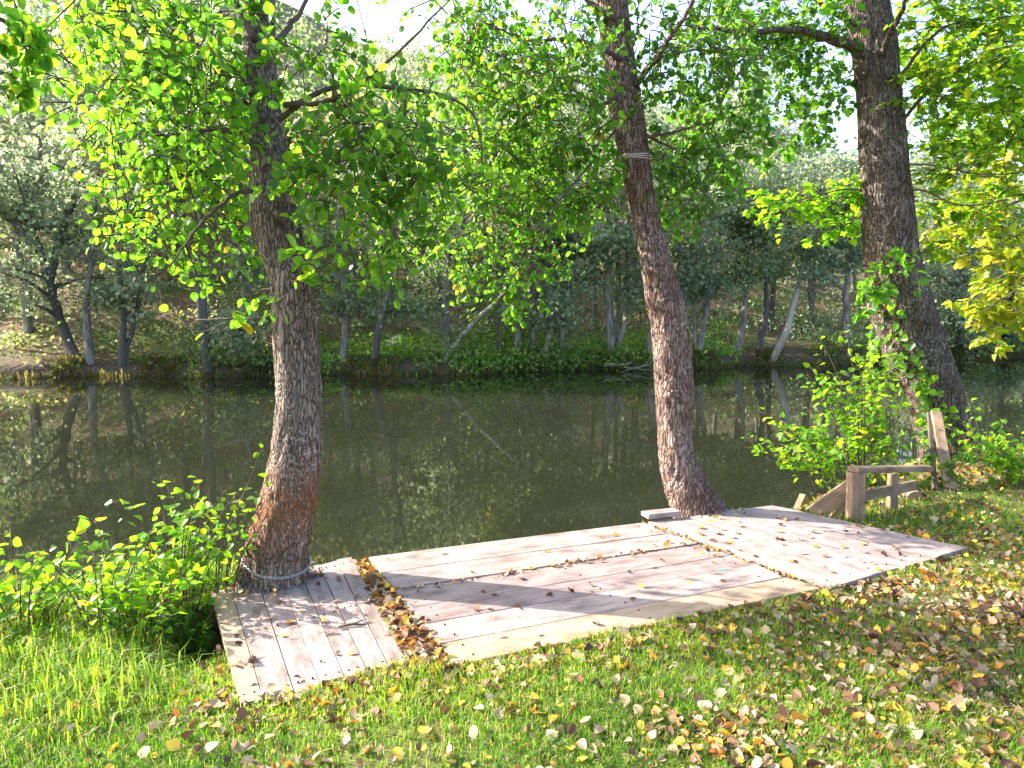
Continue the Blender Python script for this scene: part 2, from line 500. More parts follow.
deck_regions = []
def deck_section(q_px, z, nfr, along, label, mat, edge=None, edge_label=None, jit=.03, name='wooden_deck', gap=.002, wide={}):
    """q_px: back-left, back-right, front-right, front-left pixel corners; planks run 'u' (A->B) or 'v' (A->D)"""
    q = [on(px, py, z) for px, py in q_px]
    deck_regions.append(np.array([p[:2] for p in q]))
    c = sum(q) / 4
    root = thing(name, (c[0], c[1], ground_z(c[0], c[1])), label, 'deck')
    boards = MB(); special = {}
    edge = edge or {}
    for k in range(len(nfr) - 1):
        a, b = nfr[k], nfr[k + 1]
        e0, e1 = RNG.uniform(-jit, jit, 2) * .5
        if along == 'u':
            c0, c1, c2, c3 = quadpt(q, 0 + e0, a), quadpt(q, 1 + e1, a), quadpt(q, 1 + e1, b), quadpt(q, 0 + e0, b)
        else:
            c0, c1, c2, c3 = quadpt(q, a, 0 + e0), quadpt(q, a, 1 + e1), quadpt(q, b, 1 + e1), quadpt(q, b, 0 + e0)
        acr = nrm(c3 - c0)
        g, g2 = gap * RNG.uniform(.3, 1.2), gap * RNG.uniform(.3, 1.2)
        if k in wide: g2 = wide[k]
        c0, c1, c2, c3 = c0 + acr * g, c1 + acr * g, c2 - acr * g2, c3 - acr * g2
        dz = RNG.uniform(-.003, .003, 4)
        L, Wd = np.linalg.norm(c1 - c0), np.linalg.norm(c3 - c0)
        uo = RNG.uniform(0, 40, 2)
        nseg = 12
        top, uvs = [], []
        for i in range(nseg + 1):
            t_ = i / nseg
            for v, inset, h in ((0, 0, -.038), (0, 0, -.002), (0, .002, 0), (1, -.002, 0), (1, 0, -.002), (1, 0, -.038)):
                p = (c0 * (1 - t_) + c1 * t_) * (1 - v) + (c3 * (1 - t_) + c2 * t_) * v + acr * inset
                wob = .0025 * math.sin(3 * t_ + k) + (dz[0] * (1 - t_) + dz[1] * t_) * (1 - v) + (dz[3] * (1 - t_) + dz[2] * t_) * v
                top.append(p + np.array([0, 0, h + wob]))
                uvs.append((uo[0] + t_ * L, uo[1] + v * Wd + h))
        i = np.arange(nseg)[:, None] * 6; j = np.arange(5)[None, :]
        quads = np.stack([i + j, i + 6 + j, i + 6 + j + 1, i + j + 1], -1).reshape(-1, 4)
        caps = np.array([[0, 1, 2, 3, 4, 5], [nseg * 6 + v for v in (5, 4, 3, 2, 1, 0)]])
        tone = RNG.uniform(.78, 1.08) * np.array([1, RNG.uniform(.96, 1.02), RNG.uniform(.94, 1.02)])
        tgt = boards
        if k in edge:
            tgt = special.setdefault(k, MB()); tone = np.ones(3)
        tgt.add(top, [quads, caps], tone, uvs)
    for k in range(len(nfr) - 1):
        for e_ in (.05, .5, .95):
            for f_ in (.25, .75):
                t_ = nfr[k] * (1 - f_) + nfr[k + 1] * f_
                p = quadpt(q, e_, t_) if along == 'u' else quadpt(q, t_, e_)
                p = p + np.append(RNG.normal(0, .006, 2), 0)
                th = np.linspace(0, 2 * math.pi, 9)[:-1]
                top_ = np.stack([p[0] + .0042 * np.cos(th), p[1] + .0042 * np.sin(th), np.full(8, p[2] + .0035)], 1)
                boards.add(np.concatenate([top_ - np.array([0, 0, .03]), top_]), [np.stack([np.arange(8), (np.arange(8) + 1) % 8, (np.arange(8) + 1) % 8 + 8, np.arange(8) + 8], 1), (np.arange(8) + 8)[None]], (.16, .10, .08))
    boards.build('planks', mat, root)
    for k, m in special.items():
        o = m.build('edge_plank', edge[k], root)
        if edge_label and k in edge_label: o['label'] = edge_label[k]
    # joists and posts under the boards
    for v in (.12, .5, .88):
        jm = MB()
        if along == 'u': a, b = quadpt(q, v, .02), quadpt(q, v, .98)
        else: a, b = quadpt(q, .02, v), quadpt(q, .98, v)
        off = np.array([0, 0, -.038 - .047])
        beam(jm, a + off, b + off, .06, .085)
        jm.build('joist', M['beam'], root)
    for (u, v) in ((.06, .04), (.94, .04)):
        p = quadpt(q, u, v)
        pm = MB()
        beam(pm, (p[0], p[1], p[2] - 1.9), (p[0], p[1], p[2] - .135), .10, .10, (0, 1, 0))
        pm.build('support_post', M['beam'], root)
    return root, q

dl, QL = deck_section([(211, 592), (352, 557), (409, 664), (240, 704)], DZ, [0, .125, .30, .455, .60, .745, .88, 1], 'v',
    'low wooden platform of narrow boards around the foot of the chained tree', M['deck_l'], {0: M['deck_y']}, {0: 'pale mossy yellowish end board'}, .035)
dm, QM = deck_section([(368, 557), (644, 522), (819, 589), (455, 664)], DZ + .03, [0, .20, .385, .56, .70, .855, 1], 'u',
    'widest sunlit wooden platform of long pinkish grey planks beside the leaf filled gap', M['deck'], {5: M['deck_y']}, {5: 'newer pale yellow front plank'}, .008, wide={1: .014, 2: .004, 4: .006})
dr, QR = deck_section([(648, 522), (773, 505), (970, 548), (824, 588)], DZ + .028, [0, .30, .52, .78, 1], 'v',
    'shaded grey wooden platform with planks running away past the middle tree', M['deck'], None, None, .02, wide={1: .008})

# a smear of teal paint on the wide platform
c_ = on(723, 570, DZ + .03); mb = MB()
th = np.linspace(0, 2 * math.pi, 15)[:-1]
rr = np.array([1, .8, .95, .6, .85, .7, 1, .75, .9, .6, .8, .95, .7, .9])
mb.add(np.stack([c_[0] + .055 * rr * np.cos(th), c_[1] + .013 * rr * np.sin(th) + .02 * rr * np.cos(th), np.full(14, c_[2] + .006)], 1), [np.arange(14)[None]])
t = NT('teal paint'); M['paint'] = t.done(t.pbsdf((.12, .42, .30), .6, .3))
mb.build('paint_smear', M['paint'], dm)['label'] = 'small teal paint smear on the planks'

def in_poly(q, x, y):
    ins = np.zeros(np.shape(x), bool)
    n = len(q)
    for i in range(n):
        x0, y0 = q[i]; x1, y1 = q[(i + 1) % n]
        c = ((y0 > y) != (y1 > y)) & (x < (x1 - x0) * (y - y0) / (y1 - y0 + 1e-12) + x0)
        ins ^= c
    return ins

TROUGH = np.array([on(*p, DZ)[:2] for p in ((353, 557), (368, 557), (456, 662), (410, 664))])
def on_deck(x, y):
    r = np.zeros(np.shape(x), bool)
    for q in deck_regions: r |= in_poly(q, x, y)
    return r

# ------------------------------------------------------------------ near trees
# pixels the deck's sunlit areas cover: leaves that would throw their shade there are thinned where they grow
LIT = [np.array([on(*p, .1)[:2] for p in poly]) for poly in (
    ((205, 590), (640, 522), (700, 560), (455, 665), (240, 704)),
    ((430, 600), (690, 545), (800, 590), (455, 665)),
    ((-200, 590), (200, 580), (240, 700), (200, 800), (-200, 800)),
    ((240, 700), (455, 660), (820, 590), (900, 640), (1000, 800), (200, 800)),
    ((820, 590), (970, 545), (1100, 560), (1100, 800), (900, 800)))]
LIT_P = (.66, .45, .8, .65, .3)
def sun_keep(P):
    P = np.asarray(P)
    t_ = (P[:, 2] - .1) / S[2]
    gx, gy = P[:, 0] - S[0] * t_, P[:, 1] - S[1] * t_
    keep = np.ones(len(P), bool)
    for q, p in zip(LIT, LIT_P):
        keep &= ~(in_poly(q, gx, gy) & (RNG.uniform(size=len(P)) < p))
    return keep

def bark_warp(amp, ridges, seed):
    def f(V, P, rad):
        out = V.copy()
        n, m, _ = V.shape
        for i in range(n):
            for j in range(m):
                v = V[i, j]
                d = v - P[i]
                q = Vector((v[0] * ridges, v[1] * ridges, v[2] * ridges * .28 + seed))
                k = 1 - abs(mnoise.noise(q)) * 2
                k2 = mnoise.noise(Vector((v[0] * 4, v[1] * 4, v[2] * 2.2 + seed)))
                out[i, j] = P[i] + d * (1 + amp * k * .5 + .09 * k2)
        return out
    return f

def trace_trunk(rows, Y0, lean=0.0, nseg=150):
    """rows (py, left px, right px) from the foot upwards -> path and radii at depth about Y0"""
    pts, rad = [], []
    for (py, a, b) in rows:
        Yd = Y0 + lean * (rows[0][0] - py) / 600
        pts.append(at((a + b) / 2, py, Yd)); rad.append(px_size(b - a, Yd * CP) / 2)
    u = np.linspace(0, 1, len(rows))
    n = nseg
    path = catmull(pts, n)
    r = np.interp(np.linspace(0, 1, n), u, rad)
    return path, r

class Tree:
    def __init__(s, name, label, cat, rows, Y0, mat, up, tint_cols, tint_w, leaf_L, shape, lean=0, amp=.17, ridges=26, seed=0):
        s.path, s.rad = trace_trunk(rows, Y0, lean)
        s.Y0 = Y0
        base = s.path[0].copy()
        # foot runs on into the ground
        foot = base + np.array([0, 0.0, -.5]) - (s.path[4] - s.path[0]) * .3
        s.path = np.concatenate([[foot], s.path]); s.rad = np.concatenate([[s.rad[0] * 1.12], s.rad])
        top = catmull([s.path[-1]] + [s.path[-1] + np.array(v) for v in up], 40)[1:]
        s.rad = np.concatenate([s.rad, np.linspace(s.rad[-1], .025, len(top))])
        s.path = np.concatenate([s.path, top])
        s.root = thing(name, base, label, cat)
        mb = MB()
        fi = np.linspace(0, 1, len(s.path)); fo = np.linspace(0, 1, 330)
        fp = np.stack([np.interp(fo, fi, s.path[:, k]) for k in range(3)], 1)
        tube(mb, fp, np.interp(fo, fi, s.rad) * (.96 if seed == 3 else 1.0), 72, warp=bark_warp(amp, ridges, seed))
        s.trunk = mb.build('trunk', mat, s.root, smooth=True)
        s.mat = mat
        s.cr, s.tw = MB(), MB()
        s.cols, s.w, s.L, s.shape = tint_cols, tint_w, leaf_L, shape
        s.nodes = [p for p in s.path[30::6]]
        s.nleaf = 0; s.fill = 1.55
    def limb(s, pts, r0, r1, part=True, n=26):
        p = catmull(pts, n)
        p[2:-1] += RNG.normal(0, r0 * .18, (len(p) - 3, 3))
        rr = np.linspace(1, 0, n) ** .8 * (r0 - r1) + r1
        if part:
            mb = MB()
            tube(mb, p, rr, 9)
            mb.build('branch', M['twig'] if r0 < .022 else s.mat, s.root, smooth=True)
        else:
            tube(s.tw, p, rr, 5)
        s.nodes += list(p[6::3])
        return p
    def twig(s, a, d, ln, nl, droop=.3, flat=0.0, cols=None, wts=None, L=None, prune=True):
        d = d / np.linalg.norm(d)
        e = a + d * ln * .55 + RNG.normal(0, .06 * ln, 3)
        f = a + d * ln + RNG.normal(0, .10 * ln, 3) + np.array([0, 0, -droop * ln])
        p = catmull([a, e, f], 7)
        tube(s.tw, p, np.linspace(.0035, .0012, 7) * (1 + ln), 4, cap=False)
        u = np.sort(RNG.uniform(.12, 1.0, nl))
        P = np.stack([np.interp(u, np.linspace(0, 1, 7), p[:, k]) for k in range(3)], 1)
        D = nrm(p[-1] - p[0])[None, :] * .5 + rvec(nl) * .9 + np.array([0, 0, -.35])
        if flat: D[:, 2] *= (1 - flat * .75)
        Nn = rvec(nl) * (1 - flat * .7) + np.array([0, 0, .75 + flat])
        P = P + nrm(D) * .018
        k = sun_keep(P) if prune else np.ones(nl, bool)
        P, D, Nn = P[k], D[k], Nn[k]
        Ls = (L or s.L) * RNG.uniform(.55, 1.25, len(P))
        Ls = Ls * RNG.uniform(.8, 1.2)
        leaves(s.cr, P, D, Nn, Ls, pick(cols or s.cols, wts or s.w, len(P)) * RNG.uniform(.8, 1.15), s.shape, .3 * RNG.uniform(.1, 1.8), RNG.uniform(-.15, .45), RNG.uniform(.72, 1.08))
        s.nleaf += len(P)
    def spray(s, px, py, dy, r, nl, flat=0.0, cols=None, wts=None, droop=.3, L=None, per=8, join=True, ratio=1.0, prune=True):
        """a leafy bough whose middle is near (px, py) at depth Y0 + dy, r metres across"""
        c = at(px, py, s.Y0 + dy)
        if join:
            nd = np.array(s.nodes)
            # join to a node that is nearer the trunk and not far above
            dd = np.linalg.norm(nd - c, axis=1) + .6 * np.maximum(nd[:, 2] - c[2] - .6, 0)
            a = nd[int(np.argmin(dd))]
            m = (a + c) / 2 + np.array([0, 0, .10 * np.linalg.norm(a - c)]) + RNG.normal(0, .04, 3)
            s.limb([a, m, c], .004 + .006 * np.linalg.norm(a - c), .003, part=False, n=14)
        nt = max(1, int(s.fill * nl / per))
        for _ in range(nt):
            o = rvec(1)[0] * r * RNG.uniform(0, 1) ** .5 * np.array([ratio, ratio, 1 - flat * .6])
            st = c + o * .55
            d = o / r + RNG.normal(0, .45, 3) * np.array([1, 1, 1 - flat * .7])
            s.twig(st, d, r * RNG.uniform(.35, .85), per, droop, flat, cols, wts, L, prune)
    def finish(s, crown_label=None):
        if not s.tw.empty(): s.tw.build('twigs', M['twig'], s.root)
        if not s.cr.empty(): s.cr.build('crown', M['leaf'], s.root)
        return s.root

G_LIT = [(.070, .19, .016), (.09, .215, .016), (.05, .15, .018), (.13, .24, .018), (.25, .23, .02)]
W_LIT = [4, 4, 3, 1.2, .22]
G_DRK = [(.05, .13, .018), (.065, .155, .018), (.085, .18, .015), (.035, .10, .022)]  # darker copy of the lit greens; puts crown shade into the leaf colour
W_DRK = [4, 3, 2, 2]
G_YEL = [(.24, .27, .04), (.18, .25, .03), (.30, .27, .05), (.12, .22, .025)]
W_YEL = [3, 3, 1, 2]
G_MAP = [(.10, .21, .012), (.14, .25, .012), (.06, .15, .014), (.28, .30, .015)]
W_MAP = [4, 3, 3, .8]

# --- left tree (its foot carries the chain)
rowsL = [(594, 228, 306), (584, 231, 305), (570, 240, 308), (534, 250, 312), (484, 265, 320), (434, 274, 322), (384, 276, 321), (350, 274, 317),
         (300, 272, 315), (275, 270, 309), (225, 252, 300), (200, 250, 296), (150, 252, 286), (100, 250, 278), (50, 245, 275), (0, 247, 273)]
TL = Tree('alder_tree', 'leafy alder with a bent ridged trunk rising beside the chained end of the deck', 'tree', rowsL, 3.92, M['bark_l'],
          [(.02, .02, .5), (-.05, .05, 1.2), (.05, .1, 2.2)], G_LIT, W_LIT, .046, ROUND, lean=.3, seed=3)
Y = TL.Y0
for pts, r in [
    (((262, 95), (215, 55), (165, 20), (120, -20)), .022), (((262, 150), (225, 130), (180, 140), (140, 175)), .018),
    (((268, 190), (235, 195), (200, 225), (170, 265)), .014), (((285, 105), (330, 100), (372, 76), (450, 0)), .016),
    (((278, 120), (330, 88), (400, 88), (470, 110), (485, 185)), .016), (((282, 190), (330, 165), (385, 150), (430, 165)), .014),
    (((265, 60), (300, 10), (340, -60)), .02), (((255, 40), (220, -20), (190, -90)), .02), (((280, 215), (298, 245), (300, 290)), .008),
    (((275, 310), (262, 318), (232, 318), (196, 320)), .005), (((262, 120), (240, 100), (190, 95), (110, 105)), .014)]:
    n = len(pts)
    dys = np.linspace(0, 1, n) * RNG.uniform(-.8, .8)
    TL.limb([at(px, py, Y + dy + .1) for (px, py), dy in zip(pts, dys)], r, .003)
# (px, py, depth offset, radius, leaves, kind)
LS = [(150, 30, .2, .40, 230), (110, 100, -.1, .38, 230), (200, 60, -.2, .38, 260), (180, 120, .3, .38, 280), (130, 160, .4, .35, 240),
      (200, 140, -.3, .33, 230), (190, 190, .3, .32, 250), (120, 215, .1, .26, 150), (165, 245, .0, .26, 170), (215, 225, .35, .30, 200),
      (135, 60, .6, .35, 200), (225, 100, .6, .33, 180), (90, 150, .5, .25, 110), (225, 180, .6, .30, 180), (160, 200, .7, .30, 180),
      (215, 20, .2, .36, 220), (80, 40, .5, .3, 130), (100, 5, .1, .4, 200), (250, 250, .3, .2, 70), (190, 275, .1, .16, 55)]
for (px, py, dy, r, n) in LS:
    TL.spray(px, py, dy, r, n)
TL.fill = 1.1
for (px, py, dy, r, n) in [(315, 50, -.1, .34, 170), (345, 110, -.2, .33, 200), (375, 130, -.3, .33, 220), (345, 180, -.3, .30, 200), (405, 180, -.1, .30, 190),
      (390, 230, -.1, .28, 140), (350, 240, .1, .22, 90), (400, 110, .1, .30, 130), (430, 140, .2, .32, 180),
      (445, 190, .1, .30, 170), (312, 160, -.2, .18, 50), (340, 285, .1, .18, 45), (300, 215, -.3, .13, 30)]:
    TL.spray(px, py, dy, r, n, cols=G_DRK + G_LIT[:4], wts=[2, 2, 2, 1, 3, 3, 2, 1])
for (px, py, dy, r, n) in [(300, 265, -.28, .10, 24), (285, 290, -.30, .14, 44), (250, 300, -.30, .10, 18), (307, 315, -.28, .09, 12)]:
    TL.spray(px, py, dy, r, n, join=False, per=6, L=.06)
TL.twig(at(262, 318, Y - .02), at(196, 320, Y) - at(262, 318, Y), .32, 5, .02, L=.085, prune=False)
for (px, py, dy, r, n) in [(150, -120, .3, .7, 200), (300, -160, .2, .8, 200), (220, -260, .4, .8, 200), (400, -120, .6, .6, 150)]:
    TL.spray(px, py, dy, r, n)
TL.finish()

# --- middle tree
rowsM = [(527, 679, 733), (518, 677, 729), (509, 672, 722), (484, 664, 706), (459, 660, 694), (434, 659, 692), (400, 657, 692), (384, 656, 692), (325, 652, 688), (302, 647, 684), (290, 645, 679),
         (250, 639, 667), (200, 629, 654), (150, 619, 647), (100, 609, 641), (50, 604, 632), (0, 598, 626)]
TM = Tree('alder_tree', 'slender reddish trunked alder leaning left behind the middle of the deck', 'tree', rowsM, 5.25, M['bark_m'],
          [(-.06, 0, .5), (-.1, .05, 1.2), (-.05, .1, 2.4)], G_LIT, W_LIT, .043, ROUND, lean=.3, seed=9)
Y = TM.Y0
for pts, r in [
    (((625, 90), (600, 105), (560, 100), (515, 125), (480, 190)), .018), (((622, 60), (580, 40), (530, 40), (480, 20)), .018),
    (((636, 85), (665, 45), (690, 5), (705, -40)), .024), (((640, 140), (680, 130), (720, 120)), .014), (((615, 130), (590, 165), (560, 200), (530, 255)), .012),
    (((645, 135), (690, 160), (705, 195)), .010), (((615, 20), (560, -20), (500, -70)), .02), (((650, 60), (700, 50), (760, 60)), .012)]:
    dys = np.linspace(0, 1, len(pts)) * RNG.uniform(-.7, .5)
    TM.limb([at(px, py, Y + dy + .12) for (px, py), dy in zip(pts, dys)], r, .003)
TM.fill = 1.7
MID = [(420, 200, .9, .36, 130), (400, 250, 1.0, .28, 90), (450, 170, 1.2, .4, 150), (430, 140, 1.0, .4, 150), (385, 190, 1.0, .3, 100), (470, 40, .0, .45, 300), (520, 90, -.2, .42, 300), (480, 140, .0, .42, 290), (530, 170, .1, .40, 290), (490, 210, -.1, .38, 260), (525, 250, .0, .34, 220),
       (470, 270, .2, .24, 100), (520, 300, .0, .18, 60), (570, 60, -.3, .40, 260), (575, 130, -.1, .36, 240), (570, 190, .1, .32, 190), (460, 80, .5, .36, 120),
       (560, 20, .3, .45, 250), (600, 170, .3, .28, 120), (500, 340 - 40, .1, .12, 24), (450, 230, .2, .3, 130), (590, 220, .3, .22, 70), (545, 130, .5, .4, 220), (500, 60, .5, .45, 220),
       (470, -10, .2, .5, 200)]
for (px, py, dy, r, n) in MID:
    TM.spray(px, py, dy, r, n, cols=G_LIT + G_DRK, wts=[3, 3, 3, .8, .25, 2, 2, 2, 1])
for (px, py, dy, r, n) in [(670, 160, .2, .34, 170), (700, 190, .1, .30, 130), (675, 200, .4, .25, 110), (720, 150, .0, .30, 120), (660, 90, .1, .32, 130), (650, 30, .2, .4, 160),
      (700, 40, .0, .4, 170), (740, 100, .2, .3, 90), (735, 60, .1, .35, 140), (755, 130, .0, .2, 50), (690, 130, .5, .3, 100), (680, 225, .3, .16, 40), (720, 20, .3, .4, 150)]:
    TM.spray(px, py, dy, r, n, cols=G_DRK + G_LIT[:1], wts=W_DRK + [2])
for (px, py, dy, r, n) in [(560, -120, .3, .8, 250), (660, -160, .2, .9, 250), (620, -280, .3, .9, 250)]:
    TM.spray(px, py, dy, r, n)
TM.finish()

# --- right tree
rowsR = [(480, 922, 984), (468, 923, 979), (451, 922, 973), (423, 917, 966), (395, 911, 959), (368, 898, 951), (350, 888, 944), (325, 880, 935), (300, 872, 927), (275, 870, 920), (250, 868, 914),
         (200, 864, 909), (150, 862, 904), (100, 859, 899), (50, 856, 894), (25, 851, 889), (0, 846, 884)]
TR = Tree('alder_tree', 'stoutest dark barked tree leaning above the railing with ivy at its foot', 'tree', rowsR, 6.9, M['bark_r'],
          [(-.1, 0, .6), (-.15, .1, 1.5), (-.1, .2, 3.0)], G_MAP, W_MAP, .066, LOBED, lean=.2, amp=.16, ridges=22, seed=17)
Y = TR.Y0
for pts, r in [
    (((860, 48), (842, 42), (818, 34), (785, 30), (745, 32), (700, 30), (665, 30)), .045), (((862, 58), (845, 46), (815, 34 + 4), (785, 37), (760, 52), (735, 78), (716, 112), (708, 150)), .032),
    (((880, 60), (890, 35), (902, 10), (915, -30)), .035), (((895, 165), (930, 165), (980, 174), (1040, 172)), .010), (((895, 130), (930, 90), (980, 60), (1040, 50)), .018),
    (((890, 90), (940, 30), (1000, 18), (1040, 15)), .018), (((900, 200), (920, 190), (960, 205), (1010, 200)), .010), (((866, 30), (830, 10), (790, -20), (740, -50)), .03),
    (((862, 190), (840, 190), (800, 200), (768, 205)), .008)]:
    dys = np.linspace(0, 1, len(pts)) * RNG.uniform(-.9, .2)
    TR.limb([at(px, py, Y + dy) for (px, py), dy in zip(pts, dys)], r, .005)
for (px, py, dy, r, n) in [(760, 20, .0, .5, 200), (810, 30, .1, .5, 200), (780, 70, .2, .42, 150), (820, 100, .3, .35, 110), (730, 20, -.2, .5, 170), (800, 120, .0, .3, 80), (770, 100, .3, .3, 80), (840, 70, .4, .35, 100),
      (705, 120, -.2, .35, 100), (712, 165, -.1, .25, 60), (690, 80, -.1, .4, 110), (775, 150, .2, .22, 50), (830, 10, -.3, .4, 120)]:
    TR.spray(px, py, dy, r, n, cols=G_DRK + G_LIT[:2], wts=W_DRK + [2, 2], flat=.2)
for (px, py, dy, r, n) in [(790, 205, .3, .30, 110), (830, 200, .2, .34, 130), (850, 225, .3, .28, 90), (765, 200, .3, .2, 50), (825, 235, .3, .14, 20), (850, 185, .2, .25, 70)]:
    TR.spray(px, py, dy, r, n, cols=[(.14, .30, .012), (.20, .32, .012), (.10, .24, .012)], wts=[2, 1, 2], flat=.75)
for (px, py, dy, r, n) in [(930, 20, .1, .5, 240), (980, 60, -.2, .5, 240), (930, 90, -.1, .42, 200), (1010, 20, .0, .5, 220), (985, 110, .1, .42, 190), (930, 140, .2, .34, 130), (1015, 140, -.1, .4, 150),
      (960, 170, -.2, .36, 140), (1010, 195, .1, .36, 130), (930, 200, .3, .3, 90), (905, 50, .4, .35, 130), (960, -10, .3, .6, 220), (975, 215, .2, .3, 90), (940, 245, .1, .2, 40)]:
    TR.spray(px, py, dy, r, n, cols=G_MAP, wts=W_MAP, flat=.6, droop=.15)
for (px, py, dy, r, n) in [(800, -150, .2, 1.0, 350), (920, -160, .2, 1.0, 400), (860, -280, .3, 1.1, 400), (1020, -100, .2, .8, 300)]:
    TR.spray(px, py, dy, r, n, flat=.4)
for (px, py, dy, r, n) in [(866, 295, -.35, .16, 24), (885, 280, -.35, .2, 30), (905, 260, -.3, .2, 26), (862, 310, -.3, .1, 8)]:
    TR.spray(px, py, dy, r, n, join=True, cols=G_LIT[:3], wts=[2, 2, 2], per=5, L=.07)
TR.finish()

# --- a yellowing tree standing just outside on the right, its boughs reach in
rowsY = [(480, 1190, 1230), (430, 1194, 1228), (300, 1188, 1218), (150, 1182, 1208), (0, 1176, 1198), (-150, 1170, 1188)]
TY = Tree('maple_tree', 'yellowing tree reaching in at the right edge with layered lobed leaves', 'tree', rowsY, 8.2, M['bark_r'],
          [(.1, 0, .6), (.1, .1, 1.4)], G_YEL, W_YEL, .10, LOBED, lean=.2, seed=23)
Y = TY.Y0
for pts, r in [(((1195, 180), (1120, 170), (1050, 190), (960, 225)), .03), (((1195, 120), (1110, 60), (1020, 40), (930, 60)), .03), (((1200, 250), (1120, 240), (1050, 270), (985, 310)), .025), (((1195, 60), (1100, 0), (1010, -20)), .03)]:
    TY.limb([at(px, py, Y + dy) for (px, py), dy in zip(pts, np.linspace(0, -.9, len(pts)))], r, .005)
for (px, py, dy, r, n) in [(1000, 240, -.4, .42, 170), (960, 220, -.3, .36, 110), (1010, 285, -.5, .40, 160), (980, 310, -.4, .30, 90), (1040, 260, -.3, .5, 160), (1020, 320, -.4, .30, 80), (965, 250, -.2, .3, 70), (990, 190, -.1, .4, 110), (1000, 340, -.3, .16, 24), (1015, 160, 0, .4, 110)]:
    TY.spray(px, py, dy, r, n, flat=.6, droop=.15)
for (px, py, dy, r, n) in [(970, 90, -.3, .5, 170), (1010, 60, -.3, .5, 170), (930, 60, -.2, .4, 120), (990, 130, .1, .45, 150), (1040, 110, 0, .5, 160), (980, 20, .2, .6, 180)]:
    TY.spray(px, py, dy, r, n, flat=.6, cols=G_MAP, wts=W_MAP, droop=.15)
TY.finish()

# --- a bough of a tree just outside on the left
rowsN = [(900, -760, -660), (400, -740, -660), (150, -730, -660), (-80, -720, -670)]
TN = Tree('alder_tree', 'tree standing out of frame whose leafy bough hangs into the top left corner', 'tree', rowsN, 2.3, M['bark_l'],
          [(.1, 0, .6), (.1, .1, 1.4)], G_LIT, W_LIT, .05, ROUND, lean=.2, seed=31)
TN.limb([at(px, py, 2.3 + dy) for (px, py, dy) in ((-700, -20, 0), (-400, -80, .2), (-150, -40, .4), (0, 20, .5), (30, 55, .5))], .02, .003)
for (px, py, dy, r, n) in [(8, 20, .5, .12, 50), (25, 45, .5, .10, 36), (5, 75, .5, .10, 34), (12, 100, .5, .07, 14), (-60, 20, .5, .2, 80), (-120, -40, .4, .25, 90)]:
    TN.spray(px, py, dy, r, n, cols=G_LIT, wts=W_LIT)
TN.finish()

# ------------------------------------------------------------------ chain and cord
def ring_path(tree, z, tilt, n, out=.01):
    """a closed loop hugging the modelled trunk"""
    me = tree.trunk.data
    V = np.zeros(len(me.vertices) * 3); me.vertices.foreach_get('co', V)
    V = V.reshape(-1, 3) + np.array(tree.root.location)
    th = np.linspace(0, 2 * math.pi, n, endpoint=False)
    V = V[np.abs(V[:, 2] - z) < .12]
    c = V[np.abs(V[:, 2] - z) < .03].mean(0)
    P = []
    for q in th:
        zz = z + tilt[0] * math.cos(q) + tilt[1] * math.sin(q)
        W = V[np.abs(V[:, 2] - zz) < .02] - c
        da = np.abs((np.arctan2(W[:, 1], W[:, 0]) - q + math.pi) % (2 * math.pi) - math.pi)
        m = da < .22
        rr = np.hypot(W[m, 0], W[m, 1]).max() if m.any() else .15
        P.append([c[0] + (rr + out) * math.cos(q), c[1] + (rr + out) * math.sin(q), zz])
    P = np.array(P)
    return (P + np.roll(P, 1, 0) + np.roll(P, -1, 0)) / 3, th

def chain(name, path, label):
    mb = MB()
    n = len(path)
    for i in range(n):
        a, b = path[i], path[(i + 1) % n]
        d = nrm(b - a); L = np.linalg.norm(b - a)
        u = nrm(np.cross(d, [0, 0, 1])); v = np.cross(d, u)
        s_ = u if i % 2 else v
        s_ = nrm(s_ + .3 * (v if i % 2 else u))
        th = np.linspace(0, 2 * math.pi, 15)[:-1]
        c = (a + b) / 2
        loop = np.array([c + d * math.cos(q) * L * .74 + s_ * math.sin(q) * L * .40 for q in th])
        loop = np.concatenate([loop, loop[:1]])
        tube(mb, loop, L * .13, 6, cap=False)
    o = mb.build(name, M['chain'], origin=path.mean(0), smooth=True)
    return tag(o, label, 'chain')
zc = at(270, 580, 3.8)[2]
rp, th = ring_path(TL, zc + .075, (-.045, .03), 84, .003)
chain('chain', rp, 'thin steel chain looped around the foot of the left alder')
mb = MB()
zt = at(633, 158, 5.4)[2]
for k in range(3):
    rp, th = ring_path(TM, zt + .012 * k, (.006 * (k - 1), .008), 40, .004)
    tube(mb, np.concatenate([rp, rp[:1]]), .005, 6, cap=False)
tag(mb.build('cord', M['cord'], origin=rp.mean(0), smooth=True), 'cord wound around the trunk of the slender middle alder', 'cord')

# ------------------------------------------------------------------ railing, steps, boards, log by the right tree
Yr = 5.75
def P_(px, py, Yd=Yr): return at(px, py, Yd)
rail = thing('handrail', on(868, 510, .03), 'short timber handrail of two posts and two rails beside the right tree', 'handrail')
gz = lambda p: float(ground_z(p[0], p[1]))
a = on(856, 522, .06); a2 = at(856, 472, a[1])
mb = MB(); beam(mb, (a[0], a[1], a[2] - .3), a2, .095, .095, (0, 1, 0)); mb.build('post', M['post'], rail)
b = on(893, 510, .08); b2 = at(893, 474, b[1])
mb = MB(); beam(mb, (b[0], b[1], b[2] - .3), b2, .06, .06, (0, 1, 0)); mb.build('post', M['post'], rail)
e = on(928, 500, .10); e2 = at(928, 471, e[1])
mb = MB(); beam(mb, a2 + np.array([-.03, -.02, .022]), e2 + np.array([0, 0, .022]), .085, .04); mb.build('top_rail', M['post'], rail)
ma, me_ = at(858, 498, a[1] + .02), at(915, 485, e[1] - .1)
